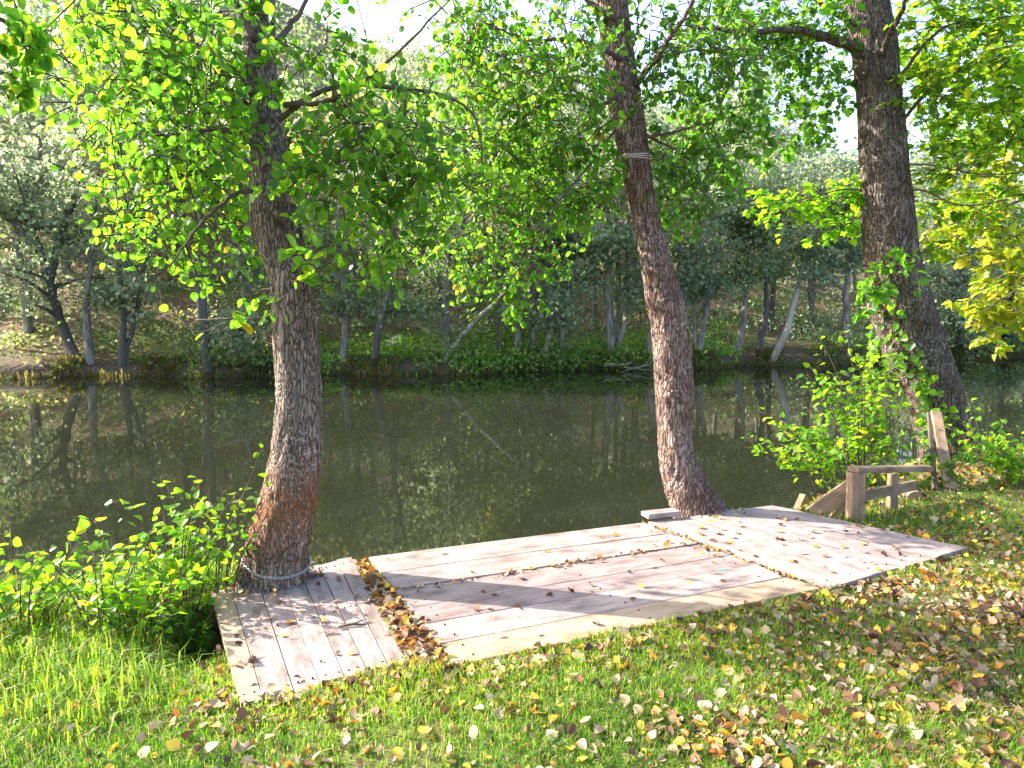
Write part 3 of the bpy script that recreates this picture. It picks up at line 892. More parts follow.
mb = MB(); beam(mb, ma + (0, .02, 0), me_, .035, .075); mb.build('middle_rail', M['post'], rail)
# steps going down to the water
st = thing('wooden_steps', on(838, 520, 0), 'broad slanting step boards leading down to the water beside the handrail', 'steps')
s0, s1 = at(853, 488, a[1] + .10), at(822, 526, a[1] + .0)
dd = s1 - s0
mb = MB(); beam(mb, s0 + np.array([.02, .0, .0]), s0 + dd * 1.0 + np.array([-.5, .75, -.55]) * .35, .045, .17); mb.build('stringer', M['post'], st)
s2 = at(798, 512, a[1] + .75)
mb = MB(); beam(mb, at(799, 502, 6.0), at(815, 512, 6.0) + np.array([.35, .4, -.45]), .05, .16); mb.build('stringer', M['post'], st)
for k in range(3):
    p0 = at(835, 520, a[1] + .15) + np.array([-.14, .24, -.20]) * k
    mb = MB(); beam(mb, p0 + np.array([-.32, .25, -.16]), p0 + np.array([.0, .0, -.16]), .20, .035); mb.build('tread', M['post'], st)
# two boards leaning on the trunk
q0, q1 = on(921, 478, .16), at(936, 412, 6.42)
mb = MB(); beam(mb, q0 + np.array([.03, -.35, 0]), q1, .085, .03, (.3, 1, .0)); o = mb.build('leaning_board', M['post'], origin=q0)
tag(o, 'wider pale board leaning against the foot of the right tree', 'board')
q2, q3 = on(914, 480, .16), at(929, 413, 6.45)
mb = MB(); beam(mb, q2 + np.array([.0, -.30, 0]), q3, .035, .03, (.3, 1, .0)); o = mb.build('leaning_board', M['beam'], origin=q2)
tag(o, 'narrow dark stick leaning beside the pale board at the right tree', 'board')
c = on(914, 501, .09)
mb = MB()
tube(mb, [c + np.array([0, -.02, .02]), c + np.array([.03, .1, .025]), c + np.array([.08, .35, .03])], [.058, .060, .055], 18)
tag(mb.build('log', M['post'], origin=c), 'short round log lying below the handrail near the right tree', 'log')
c = on(660, 516, DZ + .06)
mb = MB(); beam(mb, c + np.array([-.10, .02, .0]), c + np.array([.14, .10, .0]), .10, .035); 
tag(mb.build('wood_block', M['deck'], origin=c), 'small wood block on the deck edge left of the middle tree', 'block')

# ------------------------------------------------------------------ shrubs and saplings
def shrub(name, label, cat, px, py, z, stems, hgt, spread, nleaf, L, shape, cols, wts, lean=(0, 0), Yd=None, droop=.15, group=None):
    base = on(px, py, z) if Yd is None else at(px, py, Yd)
    base[2] = max(float(ground_z(base[0], base[1])), WATER_Z) if Yd is None else base[2]
    root = thing(name, base, label, cat, group)
    sm, lm = MB(), MB()
    for k in range(stems):
        a = RNG.uniform(0, 2 * math.pi); rr = RNG.uniform(.0, .35) * spread
        b0 = base + np.array([math.cos(a) * rr, math.sin(a) * rr, -.03])
        h = hgt * RNG.uniform(.55, 1.05)
        out = np.array([math.cos(a), math.sin(a), 0]) * spread * RNG.uniform(.2, .9) + np.array([lean[0], lean[1], 0]) * h
        p = catmull([b0, b0 + out * .35 + np.array([0, 0, h * .55]), b0 + out + np.array([0, 0, h * (1 - droop * RNG.uniform(0, 1))])], 12)
        tube(sm, p, np.linspace(.0045, .0015, 12), 5)
        nl = max(3, int(nleaf / stems))
        u = RNG.uniform(.22, 1.0, nl)
        Pp = np.stack([np.interp(u, np.linspace(0, 1, 12), p[:, q]) for q in range(3)], 1)
        off = rvec(nl) * np.array([1, 1, .5]) * RNG.uniform(.02, .16, (nl, 1)) * spread * 1.2
        for q in range(0, nl, 2):
            tube(sm, [Pp[q], Pp[q] + off[q]], [.0025, .0012], 3, cap=False)
        D = nrm(off) + rvec(nl) * .5 + np.array([0, 0, .0])
        Nn = rvec(nl) * .7 + np.array([0, 0, .9])
        leaves(lm, Pp + off, D, Nn, L * RNG.uniform(.5, 1.3, nl), pick(cols, wts, nl), shape, .2, .15)
    sm.build('stems', M['twig'], root)
    lm.build('foliage', M['leaf'], root)
    return root
G_SH = [(.10, .23, .012), (.14, .27, .012), (.07, .17, .016), (.30, .32, .02)]
W_SH = [3, 3, 3, .6]
shrub('bank_shrub', 'tall bright green shoots growing against the left tree and deck corner', 'shrub', 186, 612, 0, 18, .74, .34, 300, .050, TRI, G_SH, W_SH, (.10, .1))
shrub('bank_shrub', 'sparse leggy sapling rising tallest above the water left of the deck', 'shrub', 216, 606, 0, 9, .86, .24, 90, .045, OVATE, G_SH, W_SH, (.12, .05))
shrub('bank_shrub', 'dense low leafy shrub between tall grass and the deck corner', 'shrub', 140, 640, 0, 20, .40, .38, 300, .045, TRI, G_SH, W_SH, (.05, .05))
shrub('bank_shrub', 'airy shrub with wide leaves over the water, midway along the grassy left bank', 'shrub', 105, 640, 0, 14, .52, .40, 190, .05, TRI, G_SH, W_SH, (0, .1))
shrub('bank_shrub', 'leafy shrub at the left picture edge above tall grass', 'shrub', 22, 640, 0, 14, .50, .40, 200, .05, TRI, G_SH, W_SH, (0, .1))
shrub('bank_shrub', 'dark leaved low shrub filling the hollow beside the deck corner', 'shrub', 190, 648, -.1, 10, .26, .18, 140, .05, OVATE, G_DRK, W_DRK, (0, .05))
shrub('sapling', 'thin sapling with few leaves sprouting behind the middle tree', 'sapling', 716, 520, .0, 4, .42, .16, 34, .055, OVATE, G_SH, W_SH, (.1, .05))
shrub('bank_shrub', 'tall leafy shrub between the handrail and the right tree', 'shrub', 860, 484, .1, 26, 1.40, .42, 700, .055, TRI, G_SH, W_SH, (-.12, .0))
shrub('bank_shrub', 'broad shrub arching out over the water left of the handrail', 'shrub', 845, 492, .0, 24, .75, .66, 560, .058, TRI, G_SH, W_SH, (-.26, .0), droop=.35)
shrub('bank_shrub', 'spreading bright shrub at the right picture edge by the water', 'shrub', 1018, 490, .1, 24, .50, .55, 700, .055, OVATE, G_SH, W_SH, (.1, .1))
shrub('bank_shrub', 'thin sprouts standing right of the stout tree over the water', 'shrub', 985, 480, .1, 6, .8, .30, 44, .06, OVATE, G_SH, W_SH, (.0, .1))
shrub('bank_shrub', 'small dark sprout with broad leaves at the foot of the right tree', 'shrub', 940, 492, .1, 6, .45, .22, 40, .07, TRI, G_DRK + G_SH[:1], W_DRK + [2], (.0, -.1))
# ivy on the right tree
ivr = thing('ivy', TR.path[20], 'dark green ivy climbing the water side of the right tree trunk', 'ivy')
sm, lm = MB(), MB()
for k in range(5):
    th0 = RNG.uniform(math.pi * .85, math.pi * 1.45)
    idx = np.arange(6, int(RNG.uniform(40, 118)), 2)
    ths = th0 + np.cumsum(RNG.normal(0, .07, len(idx)))
    p = np.stack([TR.path[idx, 0] + TR.rad[idx] * 1.06 * np.cos(ths), TR.path[idx, 1] + TR.rad[idx] * 1.06 * np.sin(ths), TR.path[idx, 2]], 1)
    tube(sm, p, .006, 5)
    nl = len(idx) * (2 if k < 5 else 1)
    j = RNG.integers(0, len(idx), nl)
    outv = np.stack([np.cos(ths[j]), np.sin(ths[j]), np.zeros(nl)], 1)
    leaves(lm, p[j] + outv * RNG.uniform(.0, .12, (nl, 1)) + RNG.normal(0, .03, (nl, 3)), rvec(nl) + outv * .3 + np.array([0, 0, -.5]), outv + rvec(nl) * .5 + np.array([0, 0, .4]), .075 * RNG.uniform(.5, 1.2, nl), pick(G_DRK + G_SH[:2], W_DRK + [2, 1], nl), TRI, .15, .1)
sm.build('stems', M['twig'], ivr); lm.build('foliage', M['leaf'], ivr)

# ------------------------------------------------------------------ far bank trees
FG = [(.155, .20, .11), (.185, .225, .135), (.12, .165, .075), (.225, .26, .175)]
FG2 = [(.10, .17, .04), (.14, .21, .05), (.08, .13, .04), (.18, .22, .06)]
FG3 = [(.165, .205, .135), (.20, .235, .17), (.13, .17, .10)]
FY = [(.22, .22, .07), (.17, .20, .07), (.28, .25, .09)]
def far_pt(px, s):
    y = 24.0
    for _ in range(12):
        x = (px - 512) / F_PX * (y * CP + .1)
        y = float(y_far(x)) + s
    return x, y

def leaf_cloud(mb, C, r, n, cols, L, flat=.6, clump=None):
    """leaf sprays round the points C"""
    m = len(C)
    base = pick(cols, np.ones(len(cols)), m)
    k = np.repeat(np.arange(m), n)
    N = len(k)
    off = RNG.normal(0, 1, (N, 3)) * np.array([1, 1, flat]) * np.asarray(r).reshape(-1, 1)[k % np.size(r)] * .5
    D = rvec(N) + np.array([0, 0, -.2])
    Nn = rvec(N) * .8 + np.array([0, 0, .8])
    leaves(mb, C[k] + off, D, Nn, L * RNG.uniform(.6, 1.3, N), base[k] * RNG.uniform(.8, 1.2, (N, 1)), QUAD, .1, .1, 1.2)

def far_tree(label, s, stems, cols, bark='bark_f', w0=8, crown=(60, 200), n_cl=60, per=28, cl_r=.55, L=.15, name='riverside_tree', group=None, bare=False, spread=1.3, lowfrac=.30):
    n_cl = int(n_cl * 1.45)
    """stems: pixel polylines starting at the foot; s metres beyond the waterline"""
    fx, fy = far_pt(stems[0][0][0], s)
    base = np.array([fx, fy, float(hill_z(fx, s))])
    root = thing(name, base, label, 'tree', group)
    tm, cm = MB(), MB()
    tips = []
    for k, st in enumerate(stems):
        pts = [at(px, py, fy + RNG.normal(0, .25) * (i > 0)) for i, (px, py) in enumerate(st)]
        if k == 0 or st[0] == stems[0][0]: pts[0] = base - np.array([0, 0, .3])
        p = catmull(pts, 22)
        p[3:] += RNG.normal(0, .02, (19, 3))
        wpx = w0 * (1 if k == 0 else .75)
        r = np.linspace(px_size(wpx, fy) / 2, .02, 22)
        tube(tm, p, r, 8)
        if not bare:
            for q in range(11):
                i = RNG.integers(int(22 * lowfrac), 21)
                d = rvec(1)[0] * np.array([1, 1, .3]) + np.array([0, 0, .45])
                ln = spread * RNG.uniform(.5, 1.3)
                b = catmull([p[i], p[i] + d * ln * .5, p[i] + d * ln + np.array([0, 0, -.15 * ln])], 7)
                tube(tm, b, np.linspace(r[i] * .5, .012, 7), 5, cap=False)
                tips += [b[3], b[5], b[6]]
            tips += list(p[14::3])
    tm.build('trunk', M[bark], root, smooth=True)
    if not bare:
        T = np.array(tips)
        C = T[RNG.integers(0, len(T), n_cl)] + RNG.normal(0, .28, (n_cl, 3)) * np.array([1, 1, .7])
        leaf_cloud(cm, C, RNG.uniform(.6, 1.3, n_cl) * cl_r, per, cols, L)
        cm.build('crown', M['far_leaf'], root)
    return root

far_tree('dark forked tree leaning left at the left end of the far bank', .4, [[(80, 372), (62, 325), (47, 275), (36, 235), (12, 165)], [(49, 280), (60, 235), (78, 185), (90, 120)], [(40, 250), (15, 225), (-15, 200)]], FG3, 'bark_d', 13, n_cl=120, spread=1.6)
far_tree('slim grey tree beside the dark forked tree on the far bank', .5, [[(88, 372), (87, 300), (96, 220), (100, 110)]], FG, 'bark_f', 9, n_cl=70)
far_tree('leaning twin stemmed tree left of the dark straight trunk across the river', .5, [[(118, 372), (124, 320), (120, 250), (135, 130)], [(118, 372), (136, 310), (150, 230), (160, 120)]], FG3, 'bark_d', 8, n_cl=90)
far_tree('dark straight trunked tree across the river left of the chained alder', .3, [[(206, 376), (204, 310), (203, 240), (206, 150), (200, 40)]], FG, 'bark_d', 11, n_cl=80, lowfrac=.55)
far_tree('pale bushy tree low over the water between dark straight trunk and left alder', .5, [[(232, 372), (240, 320), (250, 250), (240, 160)]], FG3, 'bark_f', 8, n_cl=90, lowfrac=.2)
far_tree('slight tree seen just right of the chained alder trunk across the river', .6, [[(340, 370), (346, 310), (338, 230), (345, 110)]], FG, 'bark_f', 8, n_cl=70)
far_tree('dark tree leaning right with mossy foot on the far bank', .4, [[(372, 370), (380, 322), (391, 270), (398, 200), (412, 110)]], FG, 'bark_d', 9, n_cl=80)
far_tree('bare bleached dead trunk slanting right from the far bank', .2, [[(437, 371), (455, 345), (490, 307), (515, 283)]], FG, 'bark_p', 8, name='leaning_snag', bare=True)
far_tree('grey upright tree behind the slanting dead trunk', 1.6, [[(446, 345), (447, 280), (450, 200), (446, 90)], [(446, 345), (437, 280), (425, 200)]], FG, 'bark_f', 10, n_cl=90)
far_tree('thinnest dark sapling stem left of a row of pale stems on grassy far bank', .4, [[(499, 368), (501, 320), (499, 260), (503, 190)]], FG2, 'bark_d', 4, n_cl=40)
far_tree('pale straight tree in the middle of the grassy far bank', .5, [[(518, 366), (517, 300), (521, 220), (515, 110)]], FG, 'bark_f', 7, n_cl=70)
far_tree('grey tree just right of the middle pale tree on the grassy bank', .9, [[(532, 364), (533, 300), (529, 220), (536, 130)]], FG, 'bark_f', 7, n_cl=60)
far_tree('whitish willow curving right with pale foliage above the grassy bank', .3, [[(540, 366), (549, 335), (553, 305), (560, 250), (552, 180)]], FG3, 'bark_p', 6, n_cl=110, lowfrac=.3, spread=1.0)
far_tree('slender tree right of the whitish willow on the far bank', .7, [[(563, 364), (562, 310), (566, 240), (560, 140)]], FG, 'bark_f', 7, n_cl=60)
far_tree('three stemmed grey tree on the dark bank left of the slender alder trunk', .4, [[(612, 366), (608, 300), (607, 230), (600, 110)], [(612, 366), (618, 290), (616, 200), (622, 90)], [(612, 366), (627, 310), (628, 230), (640, 120)]], FG, 'bark_f', 9, n_cl=140, lowfrac=.5)
far_tree('broad pale tree partly hidden behind the slender alder trunk', .5, [[(650, 366), (656, 300), (662, 220), (655, 120)]], FG3, 'bark_f', 9, n_cl=110)
far_tree('grey tree close right of the slender alder trunk across the water', .5, [[(698, 366), (706, 310), (712, 270), (716, 190)], [(698, 366), (694, 310), (690, 240)]], FG3, 'bark_f', 8, n_cl=90, lowfrac=.5)
far_tree('dense bluish green tree between two leaning stems across the water', .7, [[(736, 364), (745, 310), (747, 250), (744, 170)]], FG, 'bark_f', 8, n_cl=100, lowfrac=.45)
far_tree('dark slim stem left of the long slanting tree across the water', .5, [[(756, 364), (766, 310), (766, 250), (770, 180)]], FG, 'bark_d', 8, n_cl=80, lowfrac=.5)
far_tree('long pale tree slanting strongly right near the stout tree across the water', .3, [[(772, 364), (788, 325), (802, 270), (814, 225), (820, 170)]], FG3, 'bark_p', 8, n_cl=90, lowfrac=.6)
far_tree('leafy grey tree half behind the stout dark trunk across the water', .5, [[(850, 360), (846, 300), (850, 240), (845, 180)]], FG3, 'bark_f', 9, n_cl=130, lowfrac=.15)
far_tree('round grey green tree right of the stout dark trunk on the far bank', .5, [[(960, 356), (955, 310), (960, 260), (958, 200)]], FG3, 'bark_d', 9, n_cl=130, lowfrac=.15)
far_tree('last grey tree at the right end of the far bank', .5, [[(1012, 354), (1008, 310), (1012, 260), (1005, 190)]], FG3, 'bark_d', 9, n_cl=120, lowfrac=.15)
far_tree('willow just past the left picture edge on the far bank', .6, [[(-60, 376), (-50, 300), (-60, 220), (-50, 120)]], FG3, 'bark_d', 10, n_cl=90)
far_tree('willow past the right picture edge on the far bank', .6, [[(1090, 350), (1085, 300), (1090, 220), (1080, 150)]], FG3, 'bark_d', 10, n_cl=90)

# second rank on the slope: copies of four sorts, each a tree with trunk and crown
def slope_tree(cols, H, n_cl, bark):
    root = thing('slope_tree', (0, 0, 0), 'hazy grey green tree on the wooded slope behind the far bank', 'tree', 'trees on the slope behind the far bank')
    tm, cm = MB(), MB()
    tips = []
    for k in range(RNG.integers(1, 3)):
        ln = RNG.normal(0, .08, 2) * H
        p = catmull([(0, 0, -.5), (ln[0] * .3, ln[1] * .3, H * .35), (ln[0] * .5, ln[1], H * .7), (ln[0], ln[1], H)], 16)
        tube(tm, p, np.linspace(.13, .02, 16), 7)
        for q in range(12):
            i = RNG.integers(5, 15)
            d = rvec(1)[0] * np.array([1, 1, .3]) + np.array([0, 0, .5])
            l_ = RNG.uniform(.8, 2.0)
            b = catmull([p[i], p[i] + d * l_ * .5, p[i] + d * l_], 5)
            tube(tm, b, np.linspace(.04, .012, 5), 4, cap=False)
            tips += [b[2], b[3], b[4]]
        tips += list(p[9::2])
    T = np.array(tips)
    C = T[RNG.integers(0, len(T), n_cl)] + RNG.normal(0, .4, (n_cl, 3))
    leaf_cloud(cm, C, RNG.uniform(.6, 1.3, n_cl) * .8, 24, cols, .24)
    tm.build('trunk', M[bark], root, smooth=True)
    cm.build('crown', M['far_leaf'], root)
    return root
def copy_tree(o):
    c = o.copy(); COL.objects.link(c)
    for ch in o.children:
        d = ch.copy(); COL.objects.link(d); d.parent = c
    return c
protos = [slope_tree(FG, 7, 90, 'bark_f'), slope_tree(FG2, 6, 90, 'bark_d'), slope_tree(FG3, 8, 80, 'bark_f'), slope_tree(FY, 6.5, 80, 'bark_f')]
used = [False] * 4
for k in range(64):
    px = -80 + 1200 * ((k * .618034) % 1)
    s = 3.5 + 15 * (k / 64) ** 1.0 + RNG.uniform(-.8, .8)
    x, y = far_pt(px, s)
    j = int(RNG.choice(4, p=[.36, .22, .32, .10]))
    o = protos[j] if not used[j] else copy_tree(protos[j])
    used[j] = True
    o.location = (x, y, float(hill_z(x, s)))
    o.rotation_euler = (0, 0, RNG.uniform(0, 6.28))
    q = RNG.uniform(.75, 1.15)
    o.scale = (q, q, q * RNG.uniform(.9, 1.1))
# the woods higher up
cm = MB()
nW = 900
sx = RNG.uniform(18, 120, nW) ** 1.0
ux = RNG.uniform(-1.0, 1.0, nW)
wx = ux * (sx + 24)
C = np.stack([wx, y_far(wx) + sx, hill_z(wx, sx)], 1)
for k in range(6):
    h = RNG.uniform(1.0, 6.0, nW)
    rr = 1.8 * np.sqrt(np.clip(1 - ((h - 3.2) / 3.4) ** 2, .05, 1))
    off = rvec(nW) * np.array([1, 1, 0]) * (rr * RNG.uniform(.2, 1, nW))[:, None]
    leaf_cloud(cm, C + off + np.stack([0 * h, 0 * h, h], 1), RNG.uniform(.9, 1.6, nW), 12, FG + FG3 + FG2[:2] + FY[:1], .42)
tag(cm.build('hillside_woods', M['far_leaf']), 'hazy woodland covering the upper hillside across the river', 'woods', kind='stuff')

# undergrowth along the far bank
cm = MB()
for n, s0, s1, pw, hmax, rr, thr, cols in ((1900, .3, 9, 1.2, .4, (.3, .6), -.1, FG2 + FG[:2] + FY + [(.22, .17, .09)]), (2100, .3, 14, 1.0, 1.5, (.4, .8), -.35, FG + FG3[:1] + FG2[:1]), (800, -.2, .8, 1, .8, (.25, .5), .1, FG2 + FG[:1]), (1700, .1, 4, 1, .15, (.4, .6), -.7, [(.15, .27, .04), (.20, .30, .05), (.11, .20, .03)])):
    ux = RNG.uniform(-32, 40, n) if n != 1700 else RNG.normal(.8, 3.4, n); us = s0 + RNG.uniform(0, 1, n) ** pw * (s1 - s0)
    C = np.stack([ux, y_far(ux) + us, np.maximum(hill_z(ux, us), WATER_Z + .1) + RNG.uniform(.03, 1, n) * hmax], 1)
    k = vnoise(ux, us, .8, 21 + n) > thr
    leaf_cloud(cm, C[k], RNG.uniform(*rr, n)[k], 20, cols, .13, .5)
tag(cm.build('undergrowth', M['far_leaf']), 'low green undergrowth covering the far river bank', 'undergrowth', kind='stuff')
def blades(mb, P, L, Wd, cols, wts, lean=.45, droop=.3, dirs=None):
    n = len(P)
    a = RNG.uniform(0, 2 * math.pi, n)
    d = np.stack([np.cos(a), np.sin(a), np.zeros(n)], 1) if dirs is None else dirs
    sd = np.stack([-d[:, 1], d[:, 0], np.zeros(n)], 1)
    L = np.broadcast_to(L, (n,)); le = RNG.uniform(.1, 1, n) * lean
    up = np.array([0, 0, 1.0])
    m = P + (d * (le * .35)[:, None] + up) * (L * .55)[:, None]
    t_ = P + (d * le[:, None] + up * (1 - droop * le[:, None])) * L[:, None]
    hw = np.broadcast_to(Wd, (n,))[:, None] / 2
    V = np.stack([P - sd * hw, P + sd * hw, m + sd * hw * .8, m - sd * hw * .8, t_], 1).reshape(-1, 3)
    o = (np.arange(n) * 5)[:, None]
    c = pick(cols, wts, n)
    mb.add(V, [np.array([[0, 1, 2, 3]]) + o, np.array([[3, 2, 4]]) + o], np.repeat(c, 5, 0))
cm = MB()
n = 24000
ux = RNG.uniform(-28, 36, n); us = RNG.uniform(-.12, .7, n)
k = (vnoise(ux, us * 0, 1.1, 34) > -.1) | (us < .12)
P = np.stack([ux, y_far(ux) + us, hill_z(ux, us)], 1)[k]
dirs = np.tile(np.array([0.0, -1, 0]), (len(P), 1)) + RNG.normal(0, .4, (len(P), 3)) * np.array([1, 1, 0])
blades(cm, P, RNG.uniform(.25, .5, len(P)), .03, [(.20, .165, .10), (.16, .15, .07), (.12, .19, .05), (.25, .21, .13)], [3, 3, 3, 1], 1.2, .9, dirs)
tag(cm.build('sedge', M['grass']), 'pale brown sedge hanging over the far waterline', 'sedge', kind='stuff')
# rocks on the far slope
def rock(c, r, label):
    bm_ = MB()
    u, v = np.meshgrid(np.linspace(0, 2 * math.pi, 15)[:-1], np.linspace(.05, math.pi - .05, 9))
    d = np.stack([np.cos(u) * np.sin(v), np.sin(u) * np.sin(v), np.cos(v)], -1)
    sd = RNG.uniform(0, 50)
    q = np.array([[1 + .35 * mnoise.noise(Vector(e_ * 1.3) + Vector((sd, 0, 0))) for e_ in row] for row in d])
    V = (d * q[..., None] * np.array([r * 1.3, r, r * .75])).reshape(-1, 3) + c
    i = np.arange(8)[:, None] * 14; j = np.arange(14)[None, :]
    f = np.stack([i + j, i + 14 + j, i + 14 + (j + 1) % 14, i + (j + 1) % 14], -1).reshape(-1, 4)
    bm_.add(V, [f, np.arange(14)[None, :], (np.arange(14) + 8 * 14)[None, ::-1]])
    tag(bm_.build('rock', M['rock'], origin=c), label, 'rock')
for px, s, r, lab in [(392, 3.0, .32, 'largest pale rock on the far slope left of the dead trunk'), (404, 2.4, .22, 'pale rock lower on the far slope nearest the dead trunk'),
                      (398, 3.8, .26, 'pale rock highest on the far slope left of the dead trunk'), (428, 2.2, .18, 'small pale rock behind the foot of the dead trunk')]:
    x, y = far_pt(px, s)
    rock(np.array([x, y, float(hill_z(x, s)) + .05]), r, lab)
# bleached roots at the waterline
x, y = far_pt(635, -.2)
mb = MB()
for k in range(7):
    a0 = np.array([x + RNG.uniform(-1, 1.0), y + RNG.uniform(-.1, .3), WATER_Z + RNG.uniform(.0, .25)])
    p = catmull([a0, a0 + np.array([RNG.uniform(-.5, .5), -.15, RNG.uniform(.0, .18)]), a0 + np.array([RNG.uniform(-.9, .9), -.3, RNG.uniform(-.2, .1)])], 9)
    tube(mb, p, np.linspace(.025, .010, 9), 6)
tag(mb.build('driftwood', M['bark_f'], origin=(x, y, WATER_Z)), 'tangle of bleached roots at the far waterline left of the slender alder', 'driftwood')

# ------------------------------------------------------------------ lawn: grass and fallen leaves
def lawn_xy(n, ymin=1.9, ymax=10.5):
    y = ymin * (ymax / ymin) ** RNG.uniform(0, 1, n)      # denser near the camera
    x = RNG.uniform(-.95, 1.05, n) * (y + .3)
    return x, y
GR = [(.115, .245, .018), (.15, .28, .022), (.09, .195, .018), (.20, .29, .035), (.28, .27, .09)]
GW = [4, 3, 3, 1.5, .7]
def clear(x, y, m=.0):
    return ~((np.abs(x + 1.44) < .11) & (np.abs(y - 3.50) < .25)) & ~on_deck(x, y) & ~in_poly(TROUGH, x, y) & (bank_d(x, y) < .25 + m)
cm = MB()
n = 460000
x, y = lawn_xy(n)
dens = .95 + .4 * vnoise(x, y, 1.3, 41) + .25 * vnoise(x, y, 4.5, 42) - .10 * np.maximum(x - 1.2, 0)
k = clear(x, y) & (RNG.uniform(size=n) < dens)
x, y = x[k], y[k]
P = np.stack([x, y, ground_z(x, y) - .005], 1)
blades(cm, P, RNG.uniform(.025, .07, len(x)) * (1 + .3 * vnoise(x, y, 2, 43)), RNG.uniform(.0022, .0042, len(x)) * (.6 + .15 * y), GR, GW, .9, .4)
for a_ in [0]:
    q = 1 + .28 * vnoise(x, y, 2.2, 71)[:, None] * np.array([1.25, .8, .6]) + .10 * vnoise(x, y, 9, 72)[:, None]
    cm.c[0] = cm.c[0] * np.repeat(np.clip(q, .4, 1.7), 5, 0)
    dead = RNG.uniform(size=len(x)) < .10
    cm.c[0] = np.where(np.repeat(dead, 5)[:, None], np.array([.34, .27, .13]), cm.c[0])
tag(cm.build('grass', M['grass']), 'short bright green lawn grass in front of the deck', 'grass', kind='stuff')
cm = MB()
n = 26000
x, y = RNG.uniform(-3.9, -1.05, n), RNG.uniform(2.2, 4.3, n)
tall = np.clip(.9 * (1 - np.clip((x + 1.75) / .5, 0, 1)) * np.clip((y - 2.35) / .5, 0, 1), 0, 1)
k = clear(x, y, .25) & (RNG.uniform(size=n) < tall * (.75 + .4 * vnoise(x, y, 3, 51))) & ~((np.abs(x + 1.44) < .13) & (np.abs(y - 3.50) < .27))
x, y = x[k], y[k]
P = np.stack([x, y, ground_z(x, y) - .01], 1)
blades(cm, P, RNG.uniform(.07, .25, len(x)) * (.85 + .4 * vnoise(x, y, 3, 52)), RNG.uniform(.004, .008, len(x)), [(.11, .21, .02), (.15, .26, .02), (.08, .16, .016), (.30, .28, .10)], [3, 3, 2, .8], 1.3, .6)
tag(cm.build('tall_grass', M['grass']), 'tall bright grass on the bank left of the deck', 'grass', kind='stuff')

cm = MB()
n = 9000
x, y = lawn_xy(n, 2.0, 8)
k = clear(x, y) & (vnoise(x, y, 2.0, 81) + .5 * vnoise(x, y, 6, 82) > .35)
x, y = x[k], y[k]
leaves(cm, np.stack([x, y, ground_z(x, y) + RNG.uniform(.01, .035, len(x))], 1), rvec(len(x)) * np.array([1, 1, .25]), np.array([0, 0, 1.0]) + .5 * rvec(len(x)), RNG.uniform(.010, .026, len(x)), pick([(.06, .15, .02), (.09, .19, .03), (.12, .20, .03)], [1, 1, 1], len(x)), ROUND, .2, .1)
tag(cm.build('weeds', M['grass']), 'small round leaved weeds growing in patches in the lawn', 'weeds', kind='stuff')
DRY = {'pale tan': (.38, .28, .175), 'cream': (.47, .37, .25), 'yellow': (.62, .42, .05), 'orange': (.55, .22, .04), 'brown': (.17, .085, .05), 'dark brown': (.085, .045, .035)}
DK = list(DRY); DC = np.array([DRY[k] for k in DK])
def dry_leaves(mb, P, L, cidx, tiltv=.35):
    n = len(P)
    a = RNG.uniform(0, 2 * math.pi, n)
    D = np.stack([np.cos(a), np.sin(a), RNG.normal(0, tiltv, n)], 1)
    Nn = np.array([0, 0, 1.0]) + RNG.normal(0, tiltv, (n, 3))
    T = DC[cidx] * RNG.uniform(.75, 1.25, (n, 1))
    for part, shp, W in ((0, ROUND, .85), (1, OVATE, 1.2), (2, LOBED, 1.1)):
        m = np.arange(n) % 3 == part
        for fo, cu in ((.5, .35), (.2, -.3), (.9, .15)):
            mm = m & (RNG.integers(0, 3, n) == (0 if fo == .5 else 1 if fo == .2 else 2)) if False else m & ((np.arange(n) // 3) % 3 == (0 if fo == .5 else 1 if fo == .2 else 2))
            leaves(mb, P[mm], D[mm], Nn[mm], L[mm], T[mm], shp, fo, cu, W)
cm = MB()
n = 105000
x, y = lawn_xy(n, 1.9, 9.5)
dens = .30 + .26 * vnoise(x, y, 1.3, 61) + .28 * vnoise(x, y, 5, 62) + .15 * np.clip(x, -1, 3)
front = np.zeros(n)
for (ax, ay, bx, by) in [(QM[3][0], QM[3][1], QM[2][0], QM[2][1]), (QR[3][0], QR[3][1], QR[2][0], QR[2][1]), (QL[3][0], QL[3][1], QL[2][0], QL[2][1])]:
    tt = np.clip(((x - ax) * (bx - ax) + (y - ay) * (by - ay)) / ((bx - ax) ** 2 + (by - ay) ** 2), 0, 1)
    dd = np.hypot(x - ax - tt * (bx - ax), y - ay - tt * (by - ay))
    front = np.maximum(front, np.exp(-(dd / .16) ** 2))
dens = np.clip(dens, .05, .85) + .8 * front
dens *= np.where(x < -1.9, .25, 1)
k = clear(x, y) & (RNG.uniform(size=n) < dens)
x, y = x[k], y[k]
P = np.stack([x, y, ground_z(x, y) + RNG.uniform(.002, .030, len(x))], 1)
wts = np.array([3.2, 1.0, 1.1, 1.0, 2.6, 1.8]); wts /= wts.sum()
dry_leaves(cm, P, (.015 + .036 * RNG.uniform(0, 1, len(x)) ** 1.8), RNG.choice(6, len(x), p=wts), .5)
